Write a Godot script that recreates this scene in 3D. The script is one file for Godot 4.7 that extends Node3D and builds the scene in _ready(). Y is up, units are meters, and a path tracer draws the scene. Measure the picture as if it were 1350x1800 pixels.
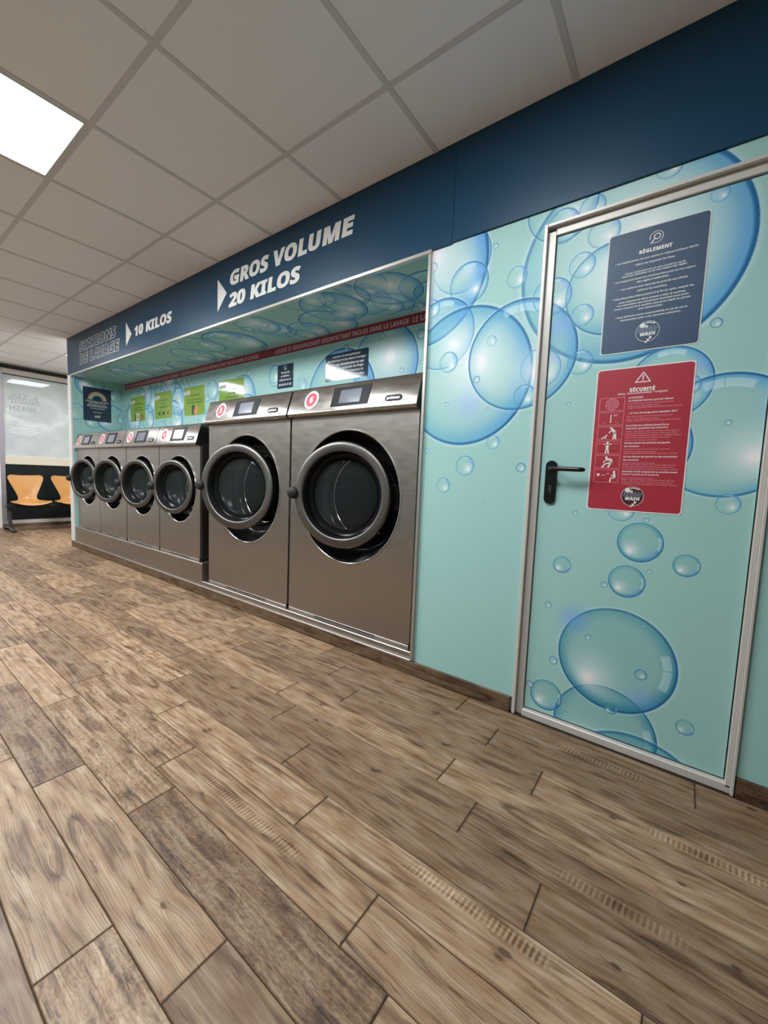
extends Node3D

# ---------------------------------------------------------------- mesh builder
class MB:
	var v := PackedVector3Array()
	var n := PackedVector3Array()
	var uv := PackedVector2Array()

	func tri(a: Vector3, b: Vector3, c: Vector3, na: Vector3, nb: Vector3, nc: Vector3, ua := Vector2.ZERO, ub := Vector2.ZERO, uc := Vector2.ZERO) -> void:
		var g := (b - a).cross(c - a)
		if g.length_squared() < 1e-20:
			return
		if g.dot(na + nb + nc) > 0.0:
			v.append_array([a, c, b]); n.append_array([na, nc, nb]); uv.append_array([ua, uc, ub])
		else:
			v.append_array([a, b, c]); n.append_array([na, nb, nc]); uv.append_array([ua, ub, uc])

	func quad(a: Vector3, b: Vector3, c: Vector3, d: Vector3, nn: Vector3, ua := Vector2.ZERO, ub := Vector2.ZERO, uc := Vector2.ZERO, ud := Vector2.ZERO) -> void:
		tri(a, b, c, nn, nn, nn, ua, ub, uc)
		tri(a, c, d, nn, nn, nn, ua, uc, ud)

	func uvof(p: Vector3, nn: Vector3) -> Vector2:
		if absf(nn.y) > 0.6: return Vector2(p.x, -p.z)
		if absf(nn.x) > 0.6: return Vector2(p.z, -p.y)
		return Vector2(p.x, -p.y)

	func q(a: Vector3, b: Vector3, c: Vector3, d: Vector3, nn: Vector3) -> void:
		quad(a, b, c, d, nn, uvof(a, nn), uvof(b, nn), uvof(c, nn), uvof(d, nn))

	func box(lo: Vector3, hi: Vector3, bev := 0.002) -> void:
		bev = minf(bev, minf(hi.x - lo.x, minf(hi.y - lo.y, hi.z - lo.z)) * 0.45)
		var c := (lo + hi) * 0.5
		var h := (hi - lo) * 0.5
		for ax in 3:
			for s in [-1.0, 1.0]:
				var nn := Vector3.ZERO; nn[ax] = s
				var u := (ax + 1) % 3
				var w := (ax + 2) % 3
				var p := []
				for k in [[-1, -1], [1, -1], [1, 1], [-1, 1]]:
					var t := Vector3.ZERO
					t[ax] = s * h[ax]; t[u] = k[0] * (h[u] - bev); t[w] = k[1] * (h[w] - bev)
					p.append(c + t)
				q(p[0], p[1], p[2], p[3], nn)
		for ax in 3:
			var u := (ax + 1) % 3
			var w := (ax + 2) % 3
			for su in [-1.0, 1.0]:
				for sw in [-1.0, 1.0]:
					var nn := Vector3.ZERO; nn[u] = su; nn[w] = sw; nn = nn.normalized()
					var p := []
					for k in [[-1, 0], [1, 0], [1, 1], [-1, 1]]:
						var t := Vector3.ZERO
						t[ax] = k[0] * (h[ax] - bev)
						t[u] = su * (h[u] - (bev if k[1] == 1 else 0.0))
						t[w] = sw * (h[w] - (0.0 if k[1] == 1 else bev))
						p.append(c + t)
					q(p[0], p[1], p[2], p[3], nn)
		for sx in [-1.0, 1.0]:
			for sy in [-1.0, 1.0]:
				for sz in [-1.0, 1.0]:
					var s := Vector3(sx, sy, sz)
					var nn := s.normalized()
					tri(c + s * (h - Vector3(0, bev, bev)), c + s * (h - Vector3(bev, 0, bev)), c + s * (h - Vector3(bev, bev, 0)), nn, nn, nn)

	# profile of (radius, z), revolved about the z axis; order: back outside -> front -> inside
	func lathe(prof: Array, seg := 64, smooth := 0.7, at := Vector3.ZERO) -> void:
		var m := prof.size()
		var sn := []
		for i in m - 1:
			var d: Vector2 = prof[i + 1] - prof[i]
			sn.append(Vector2(d.y, -d.x).normalized())
		var run := 0.0
		for i in m - 1:
			var n0: Vector2 = sn[i]
			var n1: Vector2 = sn[i]
			if i > 0 and sn[i - 1].dot(sn[i]) > smooth: n0 = (sn[i - 1] + sn[i]).normalized()
			if i < m - 2 and sn[i + 1].dot(sn[i]) > smooth: n1 = (sn[i + 1] + sn[i]).normalized()
			var p0: Vector2 = prof[i]
			var p1: Vector2 = prof[i + 1]
			var len := p0.distance_to(p1)
			for j in seg:
				var a0 := TAU * j / seg
				var a1 := TAU * (j + 1) / seg
				var c0 := cos(a0); var s0 := sin(a0); var c1 := cos(a1); var s1 := sin(a1)
				var A := at + Vector3(p0.x * c0, p0.x * s0, p0.y)
				var B := at + Vector3(p0.x * c1, p0.x * s1, p0.y)
				var C := at + Vector3(p1.x * c1, p1.x * s1, p1.y)
				var D := at + Vector3(p1.x * c0, p1.x * s0, p1.y)
				var u0 := Vector2(a0 * 0.3, run); var u1 := Vector2(a1 * 0.3, run)
				var u2 := Vector2(a1 * 0.3, run + len); var u3 := Vector2(a0 * 0.3, run + len)
				tri(A, B, C, Vector3(n0.x * c0, n0.x * s0, n0.y), Vector3(n0.x * c1, n0.x * s1, n0.y), Vector3(n1.x * c1, n1.x * s1, n1.y), u0, u1, u2)
				tri(A, C, D, Vector3(n0.x * c0, n0.x * s0, n0.y), Vector3(n1.x * c1, n1.x * s1, n1.y), Vector3(n1.x * c0, n1.x * s0, n1.y), u0, u2, u3)
			run += len

	# closed outline of (z, y), pushed along x
	func push_x(outline: Array, x0: float, x1: float, smooth := 0.75) -> void:
		var pts := PackedVector2Array(outline)
		var area := 0.0
		for i in pts.size():
			area += pts[i].cross(pts[(i + 1) % pts.size()])
		if area < 0.0: pts.reverse()
		var m := pts.size()
		var sn := []
		for i in m:
			var d := pts[(i + 1) % m] - pts[i]
			sn.append(Vector2(d.y, -d.x).normalized())
		var run := 0.0
		for i in m:
			var p0 := pts[i]
			var p1 := pts[(i + 1) % m]
			var k: Vector2 = sn[i]
			var n0: Vector2 = (sn[(i + m - 1) % m] + k).normalized() if sn[(i + m - 1) % m].dot(k) > smooth else k
			var n1: Vector2 = (sn[(i + 1) % m] + k).normalized() if sn[(i + 1) % m].dot(k) > smooth else k
			var l := p0.distance_to(p1)
			var A := Vector3(x0, p0.y, p0.x); var B := Vector3(x0, p1.y, p1.x); var C := Vector3(x1, p1.y, p1.x); var D := Vector3(x1, p0.y, p0.x)
			var N0 := Vector3(0, n0.y, n0.x); var N1 := Vector3(0, n1.y, n1.x)
			tri(A, B, C, N0, N1, N1, Vector2(x0, run), Vector2(x0, run + l), Vector2(x1, run + l))
			tri(A, C, D, N0, N1, N0, Vector2(x0, run), Vector2(x1, run + l), Vector2(x1, run))
			run += l
		var t := Geometry2D.triangulate_polygon(pts)
		for s in [[x0, -1.0], [x1, 1.0]]:
			var nn := Vector3(s[1], 0, 0)
			for i in range(0, t.size(), 3):
				var a := Vector3(s[0], pts[t[i]].y, pts[t[i]].x); var b := Vector3(s[0], pts[t[i + 1]].y, pts[t[i + 1]].x); var c := Vector3(s[0], pts[t[i + 2]].y, pts[t[i + 2]].x)
				tri(a, b, c, nn, nn, nn, Vector2(a.z, a.y), Vector2(b.z, b.y), Vector2(c.z, c.y))

	# flat outline in the xy plane, given thickness towards +z
	func slab(outline: PackedVector2Array, z0: float, z1: float) -> void:
		var t := Geometry2D.triangulate_polygon(outline)
		for s in [[z0, -1.0], [z1, 1.0]]:
			var nn := Vector3(0, 0, s[1])
			for i in range(0, t.size(), 3):
				var a := outline[t[i]]; var b := outline[t[i + 1]]; var c := outline[t[i + 2]]
				tri(Vector3(a.x, a.y, s[0]), Vector3(b.x, b.y, s[0]), Vector3(c.x, c.y, s[0]), nn, nn, nn, a, b, c)
		var m := outline.size()
		var area := 0.0
		for i in m: area += outline[i].cross(outline[(i + 1) % m])
		for i in m:
			var a := outline[i]; var b := outline[(i + 1) % m]
			var d := (b - a).normalized() * signf(area)
			var nn := Vector3(d.y, -d.x, 0)
			quad(Vector3(a.x, a.y, z0), Vector3(b.x, b.y, z0), Vector3(b.x, b.y, z1), Vector3(a.x, a.y, z1), nn, a, b, b, a)

	func disc(c: Vector3, r: float, inner := 0.0, seg := 24, sq := 1.0) -> void:
		for i in seg:
			var a := TAU * i / seg; var b := TAU * (i + 1) / seg
			var da := Vector3(cos(a), sin(a) * sq, 0); var db := Vector3(cos(b), sin(b) * sq, 0)
			quad(c + da * r, c + db * r, c + db * inner, c + da * inner, Vector3(0, 0, 1))

	# flat stroke of a pen along points of the xy plane
	func stroke(pts: Array, w: float, z: float) -> void:
		for i in pts.size() - 1:
			var a: Vector2 = pts[i]
			var b: Vector2 = pts[i + 1]
			var d := (b - a).normalized() * w * 0.5
			var s := Vector2(-d.y, d.x)
			a -= d * 0.4; b += d * 0.4
			quad(Vector3(a.x + s.x, a.y + s.y, z), Vector3(b.x + s.x, b.y + s.y, z), Vector3(b.x - s.x, b.y - s.y, z), Vector3(a.x - s.x, a.y - s.y, z), Vector3(0, 0, 1))

	func tube(pts: Array, radii: Array, seg := 16, caps := true) -> void:
		var m := pts.size()
		var rings := []
		var up := Vector3(0, 1, 0)
		for i in m:
			var d: Vector3 = (pts[mini(i + 1, m - 1)] - pts[maxi(i - 1, 0)]).normalized()
			if absf(d.dot(up)) > 0.95: up = Vector3(0, 0, 1) if absf(d.z) < 0.9 else Vector3(1, 0, 0)
			var s := d.cross(up).normalized()
			up = s.cross(d).normalized()
			var r: Variant = radii[i]
			var rx: float = r.x if r is Vector2 else r
			var ry: float = r.y if r is Vector2 else r
			var ring := []
			for j in seg:
				var a := TAU * j / seg
				ring.append([pts[i] + s * cos(a) * rx + up * sin(a) * ry, (s * cos(a) * ry + up * sin(a) * rx).normalized()])
			rings.append(ring)
		for i in m - 1:
			for j in seg:
				var A = rings[i][j]; var B = rings[i][(j + 1) % seg]; var C = rings[i + 1][(j + 1) % seg]; var D = rings[i + 1][j]
				tri(A[0], B[0], C[0], A[1], B[1], C[1])
				tri(A[0], C[0], D[0], A[1], C[1], D[1])
		if caps:
			for e in [0, m - 1]:
				var dd: Vector3 = (pts[e] - pts[1 if e == 0 else m - 2]).normalized()
				for j in seg:
					tri(pts[e], rings[e][j][0], rings[e][(j + 1) % seg][0], dd, dd, dd)

	func mesh() -> ArrayMesh:
		var a := []
		a.resize(Mesh.ARRAY_MAX)
		a[Mesh.ARRAY_VERTEX] = v; a[Mesh.ARRAY_NORMAL] = n; a[Mesh.ARRAY_TEX_UV] = uv
		var r := ArrayMesh.new()
		r.add_surface_from_arrays(Mesh.PRIMITIVE_TRIANGLES, a)
		return r

# ---------------------------------------------------------------- naming helpers
var taken := {}
var M := {}
var sans: FontVariation
var plain_font: SystemFont
var serif: SystemFont

func numbered(called: String) -> String:
	taken[called] = taken.get(called, 0) + 1
	return called if taken[called] == 1 else "%s_%03d" % [called, taken[called] - 1]

func thing(called: String, label: String, category: String, at := Vector3.ZERO, turn := 0.0, group := "") -> Node3D:
	var o := Node3D.new()
	o.name = numbered(called)
	add_child(o)
	o.position = at
	o.rotation.y = turn
	tag(o, label, category, group)
	return o

func tag(o: Node3D, label: String, category: String, group := "") -> Node3D:
	o.set_meta("label", label)
	o.set_meta("category", category)
	if group: o.set_meta("group", group)
	return o

func part(called: String, m: Mesh, material: Material, parent: Node, label := "") -> MeshInstance3D:
	var o := MeshInstance3D.new()
	o.name = called if parent != self else numbered(called)
	o.mesh = m
	o.material_override = material
	o.cast_shadow = GeometryInstance3D.SHADOW_CASTING_SETTING_ON
	parent.add_child(o, true)
	if label: o.set_meta("label", label)
	return o

func structure(called: String, label: String) -> Node3D:
	var o := Node3D.new()
	o.name = called
	add_child(o)
	o.set_meta("kind", "structure")
	o.set_meta("label", label)
	return o

func boxm(lo: Vector3, hi: Vector3, bev := 0.002) -> ArrayMesh:
	var b := MB.new()
	b.box(lo, hi, bev)
	return b.mesh()

func mat(c: Color, rough := 0.6, metal := 0.0, spec := 0.5) -> StandardMaterial3D:
	var m := StandardMaterial3D.new()
	m.albedo_color = c
	m.roughness = rough
	m.metallic = metal
	m.metallic_specular = spec
	return m

func rgb(r: int, g: int, b: int) -> Color:
	return Color(r / 255.0, g / 255.0, b / 255.0)

func rounded(w: float, h: float, r: float, seg := 6) -> PackedVector2Array:
	var p := PackedVector2Array()
	for k in 4:
		var cx := (w / 2 - r) * (1 if k == 0 or k == 3 else -1)
		var cy := (h / 2 - r) * (1 if k < 2 else -1)
		for i in seg + 1:
			var a := PI / 2 * (k + float(i) / seg)
			p.append(Vector2(cx + cos(a) * r, cy + sin(a) * r))
	return p

# lettering: the arrays of a TextMesh, fitted to a place. w and h are the size of the printed line; either may be 0
func letters(b: MB, text: String, font: Font, at: Vector3, w: float, h: float, align := 0.0, shear := 0.0, depth := 0.0, step := 3.0, flip := false) -> void:
	var t := TextMesh.new()
	t.text = text
	t.font = font
	t.font_size = 64
	t.pixel_size = 0.01
	t.depth = depth
	t.curve_step = step
	if t.get_surface_count() == 0: return
	for s in t.get_surface_count():
		var arr := t.surface_get_arrays(s)
		var P: PackedVector3Array = arr[Mesh.ARRAY_VERTEX]
		var N: PackedVector3Array = arr[Mesh.ARRAY_NORMAL]
		var ix = arr[Mesh.ARRAY_INDEX]
		var lo := Vector3(1e9, 1e9, 1e9)
		var hi := -lo
		for p in P:
			lo = lo.min(p); hi = hi.max(p)
		var sx := w / (hi.x - lo.x) if w > 0 else h / (hi.y - lo.y)
		var sy := h / (hi.y - lo.y) if h > 0 else sx
		if w > 0 and h > 0: sx = (w - absf(shear) * h) / (hi.x - lo.x)
		var wide := (hi.x - lo.x) * sx + absf(shear) * (hi.y - lo.y) * sy
		var Q := PackedVector3Array()
		Q.resize(P.size())
		for i in P.size():
			var p := P[i]
			var y := (p.y - lo.y) * sy
			var x := (p.x - lo.x) * sx + shear * y - align * wide
			if flip: x = -x
			Q[i] = at + Vector3(x, y, p.z - lo.z)
		var count: int = ix.size() if ix != null else P.size()
		for i in range(0, count - 2, 3):
			var i0: int = ix[i] if ix != null else i
			var i1: int = ix[i + 1] if ix != null else i + 1
			var i2: int = ix[i + 2] if ix != null else i + 2
			b.tri(Q[i0], Q[i1], Q[i2], N[i0], N[i1], N[i2])

# outlines of a line of text, swollen by grow (in 64ths of the type size): [[outer, holes...], ...] and the width
func outlines(text: String, grow: float) -> Array:
	var ts := TextServerManager.get_primary_interface()
	var rid: RID = plain_font.get_rids()[0]
	var pen := 0.0
	var glyphs := []
	for i in text.length():
		var g := ts.font_get_glyph_index(rid, 64, text.unicode_at(i), 0)
		var d: Dictionary = ts.font_get_glyph_contours(rid, 64, g)
		var ends: PackedInt32Array = d.get("contours", PackedInt32Array())
		var raw: PackedVector3Array = d.get("points", PackedVector3Array())
		var start := 0
		var polys := []
		for e in ends:
			var ring := []
			for k in range(start, e + 1): ring.append(raw[k])
			start = e + 1
			# TrueType: implied on-curve points between two controls
			var full := []
			for k in ring.size():
				var a: Vector3 = ring[k]
				var c: Vector3 = ring[(k + 1) % ring.size()]
				full.append(a)
				if int(a.z) == 0 and int(c.z) == 0: full.append(Vector3((a.x + c.x) / 2, (a.y + c.y) / 2, 1))
			while int((full[0] as Vector3).z) == 0: full.append(full.pop_front())
			var poly := PackedVector2Array()
			var k2 := 0
			while k2 < full.size():
				var a: Vector3 = full[k2]
				poly.append(Vector2(a.x + pen, -a.y))
				var c: Vector3 = full[(k2 + 1) % full.size()]
				if int(c.z) == 0:
					var f: Vector3 = full[(k2 + 2) % full.size()]
					for s in range(1, 6):
						var t := s / 6.0
						var p := (1 - t) * (1 - t) * a + 2 * t * (1 - t) * c + t * t * f
						poly.append(Vector2(p.x + pen, -p.y))
					k2 += 1
				k2 += 1
			polys.append(poly)
		pen += ts.font_get_glyph_advance(rid, 64, g).x + 1.2
		var outer := []
		var holes := []
		for p in polys:
			var inside := false
			for q in polys:
				if q != p and Geometry2D.is_point_in_polygon(p[0], q): inside = true
			if inside: holes.append(p)
			else: outer.append(p)
		for p in outer:
			var big := p as PackedVector2Array
			if not Geometry2D.is_polygon_clockwise(big): big.reverse()
			big.reverse()
			var cell := [Geometry2D.offset_polygon(big, grow, Geometry2D.JOIN_MITER)[0]]
			for h in holes:
				if Geometry2D.is_point_in_polygon(h[0], big):
					var hh := h as PackedVector2Array
					if Geometry2D.is_polygon_clockwise(hh): hh.reverse()
					var sh := Geometry2D.offset_polygon(hh, -grow, Geometry2D.JOIN_MITER)
					if sh.size(): cell.append(sh[0])
			glyphs.append(cell)
	return glyphs

# heavy capitals cut from the outlines; size fitted to w by h, with the fit taken at fit_grow so that layers register
func block_letters(b: MB, text: String, at: Vector3, w: float, h: float, align: float, shear: float, depth: float, grow: float, fit_grow := -1.0) -> void:
	var cells := outlines(text, grow)
	var lo := Vector2(1e9, 1e9)
	var hi := -lo
	for c in (cells if fit_grow < 0 else outlines(text, fit_grow)):
		for p in c[0]:
			lo = lo.min(p); hi = hi.max(p)
	var sy := h / (hi.y - lo.y) if h > 0 else w / (hi.x - lo.x)
	var hh := sy * (hi.y - lo.y)
	var sx := (w - absf(shear) * hh) / (hi.x - lo.x) if w > 0 else sy
	var wide := (hi.x - lo.x) * sx + absf(shear) * hh
	for c in cells:
		var outer: PackedVector2Array = c[0]
		var a := Vector2(1e9, 1e9)
		var z := -a
		for p in outer:
			a = a.min(p); z = z.max(p)
		var mid := (a.x + z.x) / 2
		if c.size() > 1:
			mid = 0.0
			for p in c[1]: mid += p.x / c[1].size()
		var pieces := []
		if c.size() == 1: pieces = [outer]
		else:
			for half in [PackedVector2Array([Vector2(a.x - 9, a.y - 9), Vector2(mid, a.y - 9), Vector2(mid, z.y + 9), Vector2(a.x - 9, z.y + 9)]), PackedVector2Array([Vector2(mid, a.y - 9), Vector2(z.x + 9, a.y - 9), Vector2(z.x + 9, z.y + 9), Vector2(mid, z.y + 9)])]:
				var got: Array = Geometry2D.intersect_polygons(outer, half)
				for k in range(1, c.size()):
					var next := []
					for g in got: next.append_array(Geometry2D.clip_polygons(g, c[k]))
					got = next
				pieces.append_array(got)
		for p in pieces:
			var q := PackedVector2Array()
			for v in p:
				var y: float = (v.y - lo.y) * sy
				q.append(Vector2(at.x + (v.x - lo.x) * sx + shear * y - align * wide, at.y + y))
			if q.size() < 3: continue
			if depth > 0.0: b.slab(q, at.z, at.z + depth)
			else:
				var t := Geometry2D.triangulate_polygon(q)
				for i in range(0, t.size(), 3):
					b.tri(Vector3(q[t[i]].x, q[t[i]].y, at.z), Vector3(q[t[i + 1]].x, q[t[i + 1]].y, at.z), Vector3(q[t[i + 2]].x, q[t[i + 2]].y, at.z), Vector3.BACK, Vector3.BACK, Vector3.BACK)

# ---------------------------------------------------------------- computed pictures
var sprites := {}

func smooth(a: float, b: float, x: float) -> float:
	return smoothstep(a, b, x)

func bubble_sprite(kind: String) -> Image:
	if sprites.has(kind): return sprites[kind]
	var S := 64 if kind == "S" else 360
	var im := Image.create(S, S, false, Image.FORMAT_RGBA8)
	var win := {"A": PI * 0.5, "B": 0.0, "C": PI * 0.5, "S": PI * 0.5}
	var hl := {"A": Vector2(0.34, -0.30), "B": Vector2(-0.38, -0.42), "C": Vector2(0.16, 0.16), "S": Vector2(0.25, -0.25)}
	var h2 := {"A": Vector2(0.62, 0.42), "B": Vector2(0.50, -0.62), "C": Vector2(0.1, -0.4), "S": Vector2(-0.3, 0.4)}
	var blue := {"A": 0.6, "B": -1.2, "C": -0.15, "S": 0.8}
	var rimw := 0.10 if kind == "S" else 0.022
	var teal := kind == "B"
	for y in S:
		for x in S:
			var p := Vector2((x + 0.5) / S * 2 - 1, 1 - (y + 0.5) / S * 2) * 1.08
			var rho := p.length()
			if rho > 1.075: continue
			var ang := p.angle()
			var col := Color(1, 1, 1, 0)
			if rho > 1.0:
				col = Color(0.93, 0.97, 1.0, 0.26 * (1 - smooth(1.0, 1.07, rho)))
				if rho < 1.012: col = col.lerp(Color(0.1, 0.38, 0.58, 0.8), 1 - (rho - 1.0) / 0.012)
				im.set_pixel(x, y, col)
				continue
			# body tint
			var side := 0.5 + 0.5 * cos(ang - blue[kind])
			var a := 0.16 if teal else 0.05
			var c := Vector3(0.24, 0.55, 0.58) if teal else Vector3(0.62, 0.86, 0.84)
			# wide blue edge
			var e := smooth(0.45 if kind == "C" else 0.60, 1.0, rho)
			var ea := e * e * (0.28 + 0.55 * side)
			var ec := Vector3(0.14, 0.47, 0.60) if teal else Vector3(0.33, 0.60, 0.82).lerp(Vector3(0.30, 0.63, 0.72), 1 - side)
			c = (c * a * (1 - ea) + ec * ea) / (a * (1 - ea) + ea)
			a = a + ea - a * ea
			# violet glow opposite the light
			var g2 := exp(-(p - h2[kind]).length_squared() / 0.045)
			var va := g2 * 0.42
			c = (c * a * (1 - va) + Vector3(0.48, 0.62, 0.92) * va) / maxf(a * (1 - va) + va, 1e-4)
			a = a + va - a * va
			# warm white sheen
			var g := exp(-(p - hl[kind]).length_squared() / (0.16 if kind != "C" else 0.30))
			var core := exp(-(p - hl[kind] * 1.15).length_squared() / 0.022)
			var ha := clampf((g * (0.72 if kind == "C" else 0.58) + core * 0.35) * (1 - smooth(0.78, 0.98, rho)), 0, 0.92)
			c = (c * a * (1 - ha) + Vector3(0.92, 0.93, 0.94).lerp(Vector3(0.98, 0.94, 0.92), core) * ha) / maxf(a * (1 - ha) + ha, 1e-4)
			a = a + ha - a * ha
			# the window mirrored near the edge: two bent panes
			var da := wrapf(ang - win[kind], -PI, PI)
			if absf(da) < 0.42 and rho > 0.77 and rho < 0.93 and kind != "C":
				var wa := 0.42 * smooth(0.42, 0.36, absf(da)) * smooth(0.77, 0.79, rho) * smooth(0.93, 0.91, rho)
				if absf(da - 0.06) < 0.014: wa *= 0.3
				c = (c * a * (1 - wa) + Vector3(0.90, 0.95, 0.95) * wa) / maxf(a * (1 - wa) + wa, 1e-4)
				a = a + wa - a * wa
			# thin dark rim
			var ra := smooth(1.0 - rimw * 2.2, 1.0 - rimw * 0.6, rho) * (0.55 + 0.4 * side)
			c = (c * a * (1 - ra) + Vector3(0.09, 0.36, 0.56) * ra) / maxf(a * (1 - ra) + ra, 1e-4)
			a = a + ra - a * ra
			im.set_pixel(x, y, Color(c.x, c.y, c.z, a))
	sprites[kind] = im
	return im

func mural(x0: float, y0: float, w: float, h: float, ppm: float, list: Array) -> ImageTexture:
	var W := int(w * ppm)
	var H := int(h * ppm)
	var im := Image.create(W, H, false, Image.FORMAT_RGBA8)
	im.fill(rgb(155, 195, 189))
	for b in list:
		var r: float = b[3] * ppm
		var kind: String = b[0]
		if kind == "X":
			var sz := int(r * 2)
			var sp := Image.create(sz, sz, false, Image.FORMAT_RGBA8)
			for yy in sz:
				for xx in sz:
					var rr := Vector2((xx + 0.5) / sz * 2 - 1, (yy + 0.5) / sz * 2 - 1).length()
					sp.set_pixel(xx, yy, Color(0.42, 0.62, 0.90, 0.55 * pow(1 - smooth(0.0, 1.0, rr), 1.3)))
			im.blend_rect(sp, Rect2i(0, 0, sz, sz), Vector2i(int((b[1] - x0) * ppm - r), int((y0 + h - b[2]) * ppm - r)))
			continue
		if r < 16: kind = "S"
		var s: Image = bubble_sprite(kind).duplicate()
		var n := maxi(6, int(r * 2 * 1.08))
		s.resize(n, n, Image.INTERPOLATE_LANCZOS if n < 200 else Image.INTERPOLATE_CUBIC)
		im.blend_rect(s, Rect2i(0, 0, n, n), Vector2i(roundi((b[1] - x0) * ppm - n * 0.5), roundi((y0 + h - b[2]) * ppm - n * 0.5)))
	return ImageTexture.create_from_image(im)

func mural_mat(t: Texture2D, x0: float, y0: float, w: float, h: float) -> StandardMaterial3D:
	# mesh uv is (x, -y) in metres
	var m := mat(Color.WHITE, 0.45, 0.0, 0.4)
	m.albedo_texture = t
	m.uv1_scale = Vector3(1.0 / w, 1.0 / h, 1)
	m.uv1_offset = Vector3(-x0 / w, (y0 + h) / h, 0)
	m.texture_repeat = false
	return m

func plank_picture(seed_: int) -> ImageTexture:
	var rng := RandomNumberGenerator.new()
	rng.seed = 900 + seed_ * 37
	var W := 160
	var H := 960
	var n1 := FastNoiseLite.new(); n1.seed = seed_ * 11 + 1; n1.frequency = 1.0; n1.fractal_octaves = 3
	var n2 := FastNoiseLite.new(); n2.seed = seed_ * 11 + 2; n2.frequency = 1.0; n2.fractal_octaves = 4; n2.fractal_gain = 0.6
	var n3 := FastNoiseLite.new(); n3.seed = seed_ * 11 + 3; n3.frequency = 1.0; n3.fractal_octaves = 2
	var knots := []
	for k in rng.randi_range(0, 2):
		knots.append([rng.randf_range(0.02, 0.12), rng.randf_range(0.06, 0.78), rng.randf_range(0.004, 0.0085)])
	var pine := seed_ % 5 in [0, 2]          # straight parallel year rings
	var saw := seed_ % 5 in [1, 3]           # a run of saw marks along the board
	var burl := seed_ % 5 == 4               # mottled figure
	var saw_u := rng.randf_range(0.0, 0.095)
	var saw_v := rng.randf_range(0.03, 0.30)
	var saw_l := rng.randf_range(0.28, 0.50)
	var freq := rng.randf_range(130.0, 190.0)
	var lean := rng.randf_range(-0.035, 0.035)
	var tone := rng.randf_range(-0.05, 0.05)
	var dark := Vector3(0.335, 0.255, 0.185)
	var mid := Vector3(0.610, 0.500, 0.392)
	var pale := Vector3(0.815, 0.715, 0.590)
	var data := PackedByteArray()
	data.resize(W * H * 3)
	var o := 0
	for y in H:
		var v := 0.84 * y / H
		for x in W:
			var u := 0.14 * x / W
			var wob := n1.get_noise_2d(u * 7.0, v * 1.7)
			var uu := u + wob * (0.016 if pine else 0.008) + lean * v
			var kd := 0.0
			var halo := 0.0
			for k in knots:
				var du: float = u - k[0]
				var dv: float = v - k[1]
				var q: float = (du * du + dv * dv * 0.22) / (k[2] * k[2])
				if q < 40.0:
					uu += signf(du) * 0.008 * exp(-q * 0.12)
					kd = maxf(kd, 1.0 - smoothstep(0.35, 1.1, q + 0.5 * n2.get_noise_2d(u * 300.0, v * 300.0)))
					halo = maxf(halo, exp(-q * 0.35))
			var fibre := n2.get_noise_2d(uu * 300.0, v * 7.0)
			var streak := n3.get_noise_2d(uu * 75.0, v * 1.6)
			var patch := n1.get_noise_2d(u * 20.0 + 40.0, v * 6.0)
			var grit := n2.get_noise_2d(u * 420.0, v * 160.0)
			var t := 0.52 + tone + 0.22 * fibre + 0.26 * streak + 0.30 * patch + 0.08 * grit
			if pine:
				var r := 0.5 + 0.5 * sin(uu * freq * TAU + 1.2 * n3.get_noise_2d(u * 30.0, v * 5.0))
				t = 0.56 + tone + (0.15 + 0.12 * patch) * (r - 0.5) + 0.20 * streak + 0.15 * fibre + 0.26 * patch + 0.06 * grit
			elif burl:
				t += 0.20 * n2.get_noise_2d(u * 70.0 + 5.0 * wob, v * 26.0) + 0.10 * sin((u * 34.0 + n1.get_noise_2d(u * 34.0, v * 12.0) * 2.2) * TAU)
			var dark_run := smoothstep(0.20, 0.55, n3.get_noise_2d(uu * 26.0 + 9.0, v * 2.8 + 5.0))
			t -= 0.34 * dark_run * clampf(0.7 + 1.1 * fibre, 0.0, 1.3)
			var chip := smoothstep(0.40, 0.50, n2.get_noise_2d(uu * 56.0 + 70.0, v * 4.0))
			t -= 0.30 * chip
			if saw and u > saw_u and u < saw_u + 0.042 and v > saw_v and v < saw_v + saw_l:
				var fade := smoothstep(0.0, 0.010, u - saw_u) * smoothstep(0.0, 0.016, saw_u + 0.042 - u) * smoothstep(0.0, 0.05, v - saw_v) * smoothstep(0.0, 0.08, saw_v + saw_l - v)
				var band := smoothstep(-0.35, 0.55, sin((v + 0.10 * u + 0.0012 * fibre) * TAU / 0.0125)) - 0.5
				t += fade * (0.40 * band * clampf(0.8 + 1.3 * n1.get_noise_2d(3.0, v * 60.0), 0.2, 1.2) + 0.06)
			t -= 0.22 * halo
			t = lerpf(t, 0.02, kd * 0.85)
			var edge := minf(minf(u, 0.14 - u), minf(v, 0.84 - v))
			t -= 0.14 * (1.0 - smoothstep(0.0, 0.004, edge))
			t = clampf(t, -0.2, 1.0)
			var c: Vector3 = dark.lerp(mid, t * 2.0) if t < 0.5 else mid.lerp(pale, t * 2.0 - 1.0)
			# grey weathering where the board is mottled
			var g := (c.x + c.y + c.z) / 3.0
			c = c.lerp(Vector3(g * 1.04, g, g * 0.93), 0.10 + 0.35 * patch)
			data[o] = int(clampf(c.x, 0, 1) * 255); data[o + 1] = int(clampf(c.y, 0, 1) * 255); data[o + 2] = int(clampf(c.z, 0, 1) * 255)
			o += 3
	return ImageTexture.create_from_image(Image.create_from_data(W, H, false, Image.FORMAT_RGB8, data))

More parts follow.
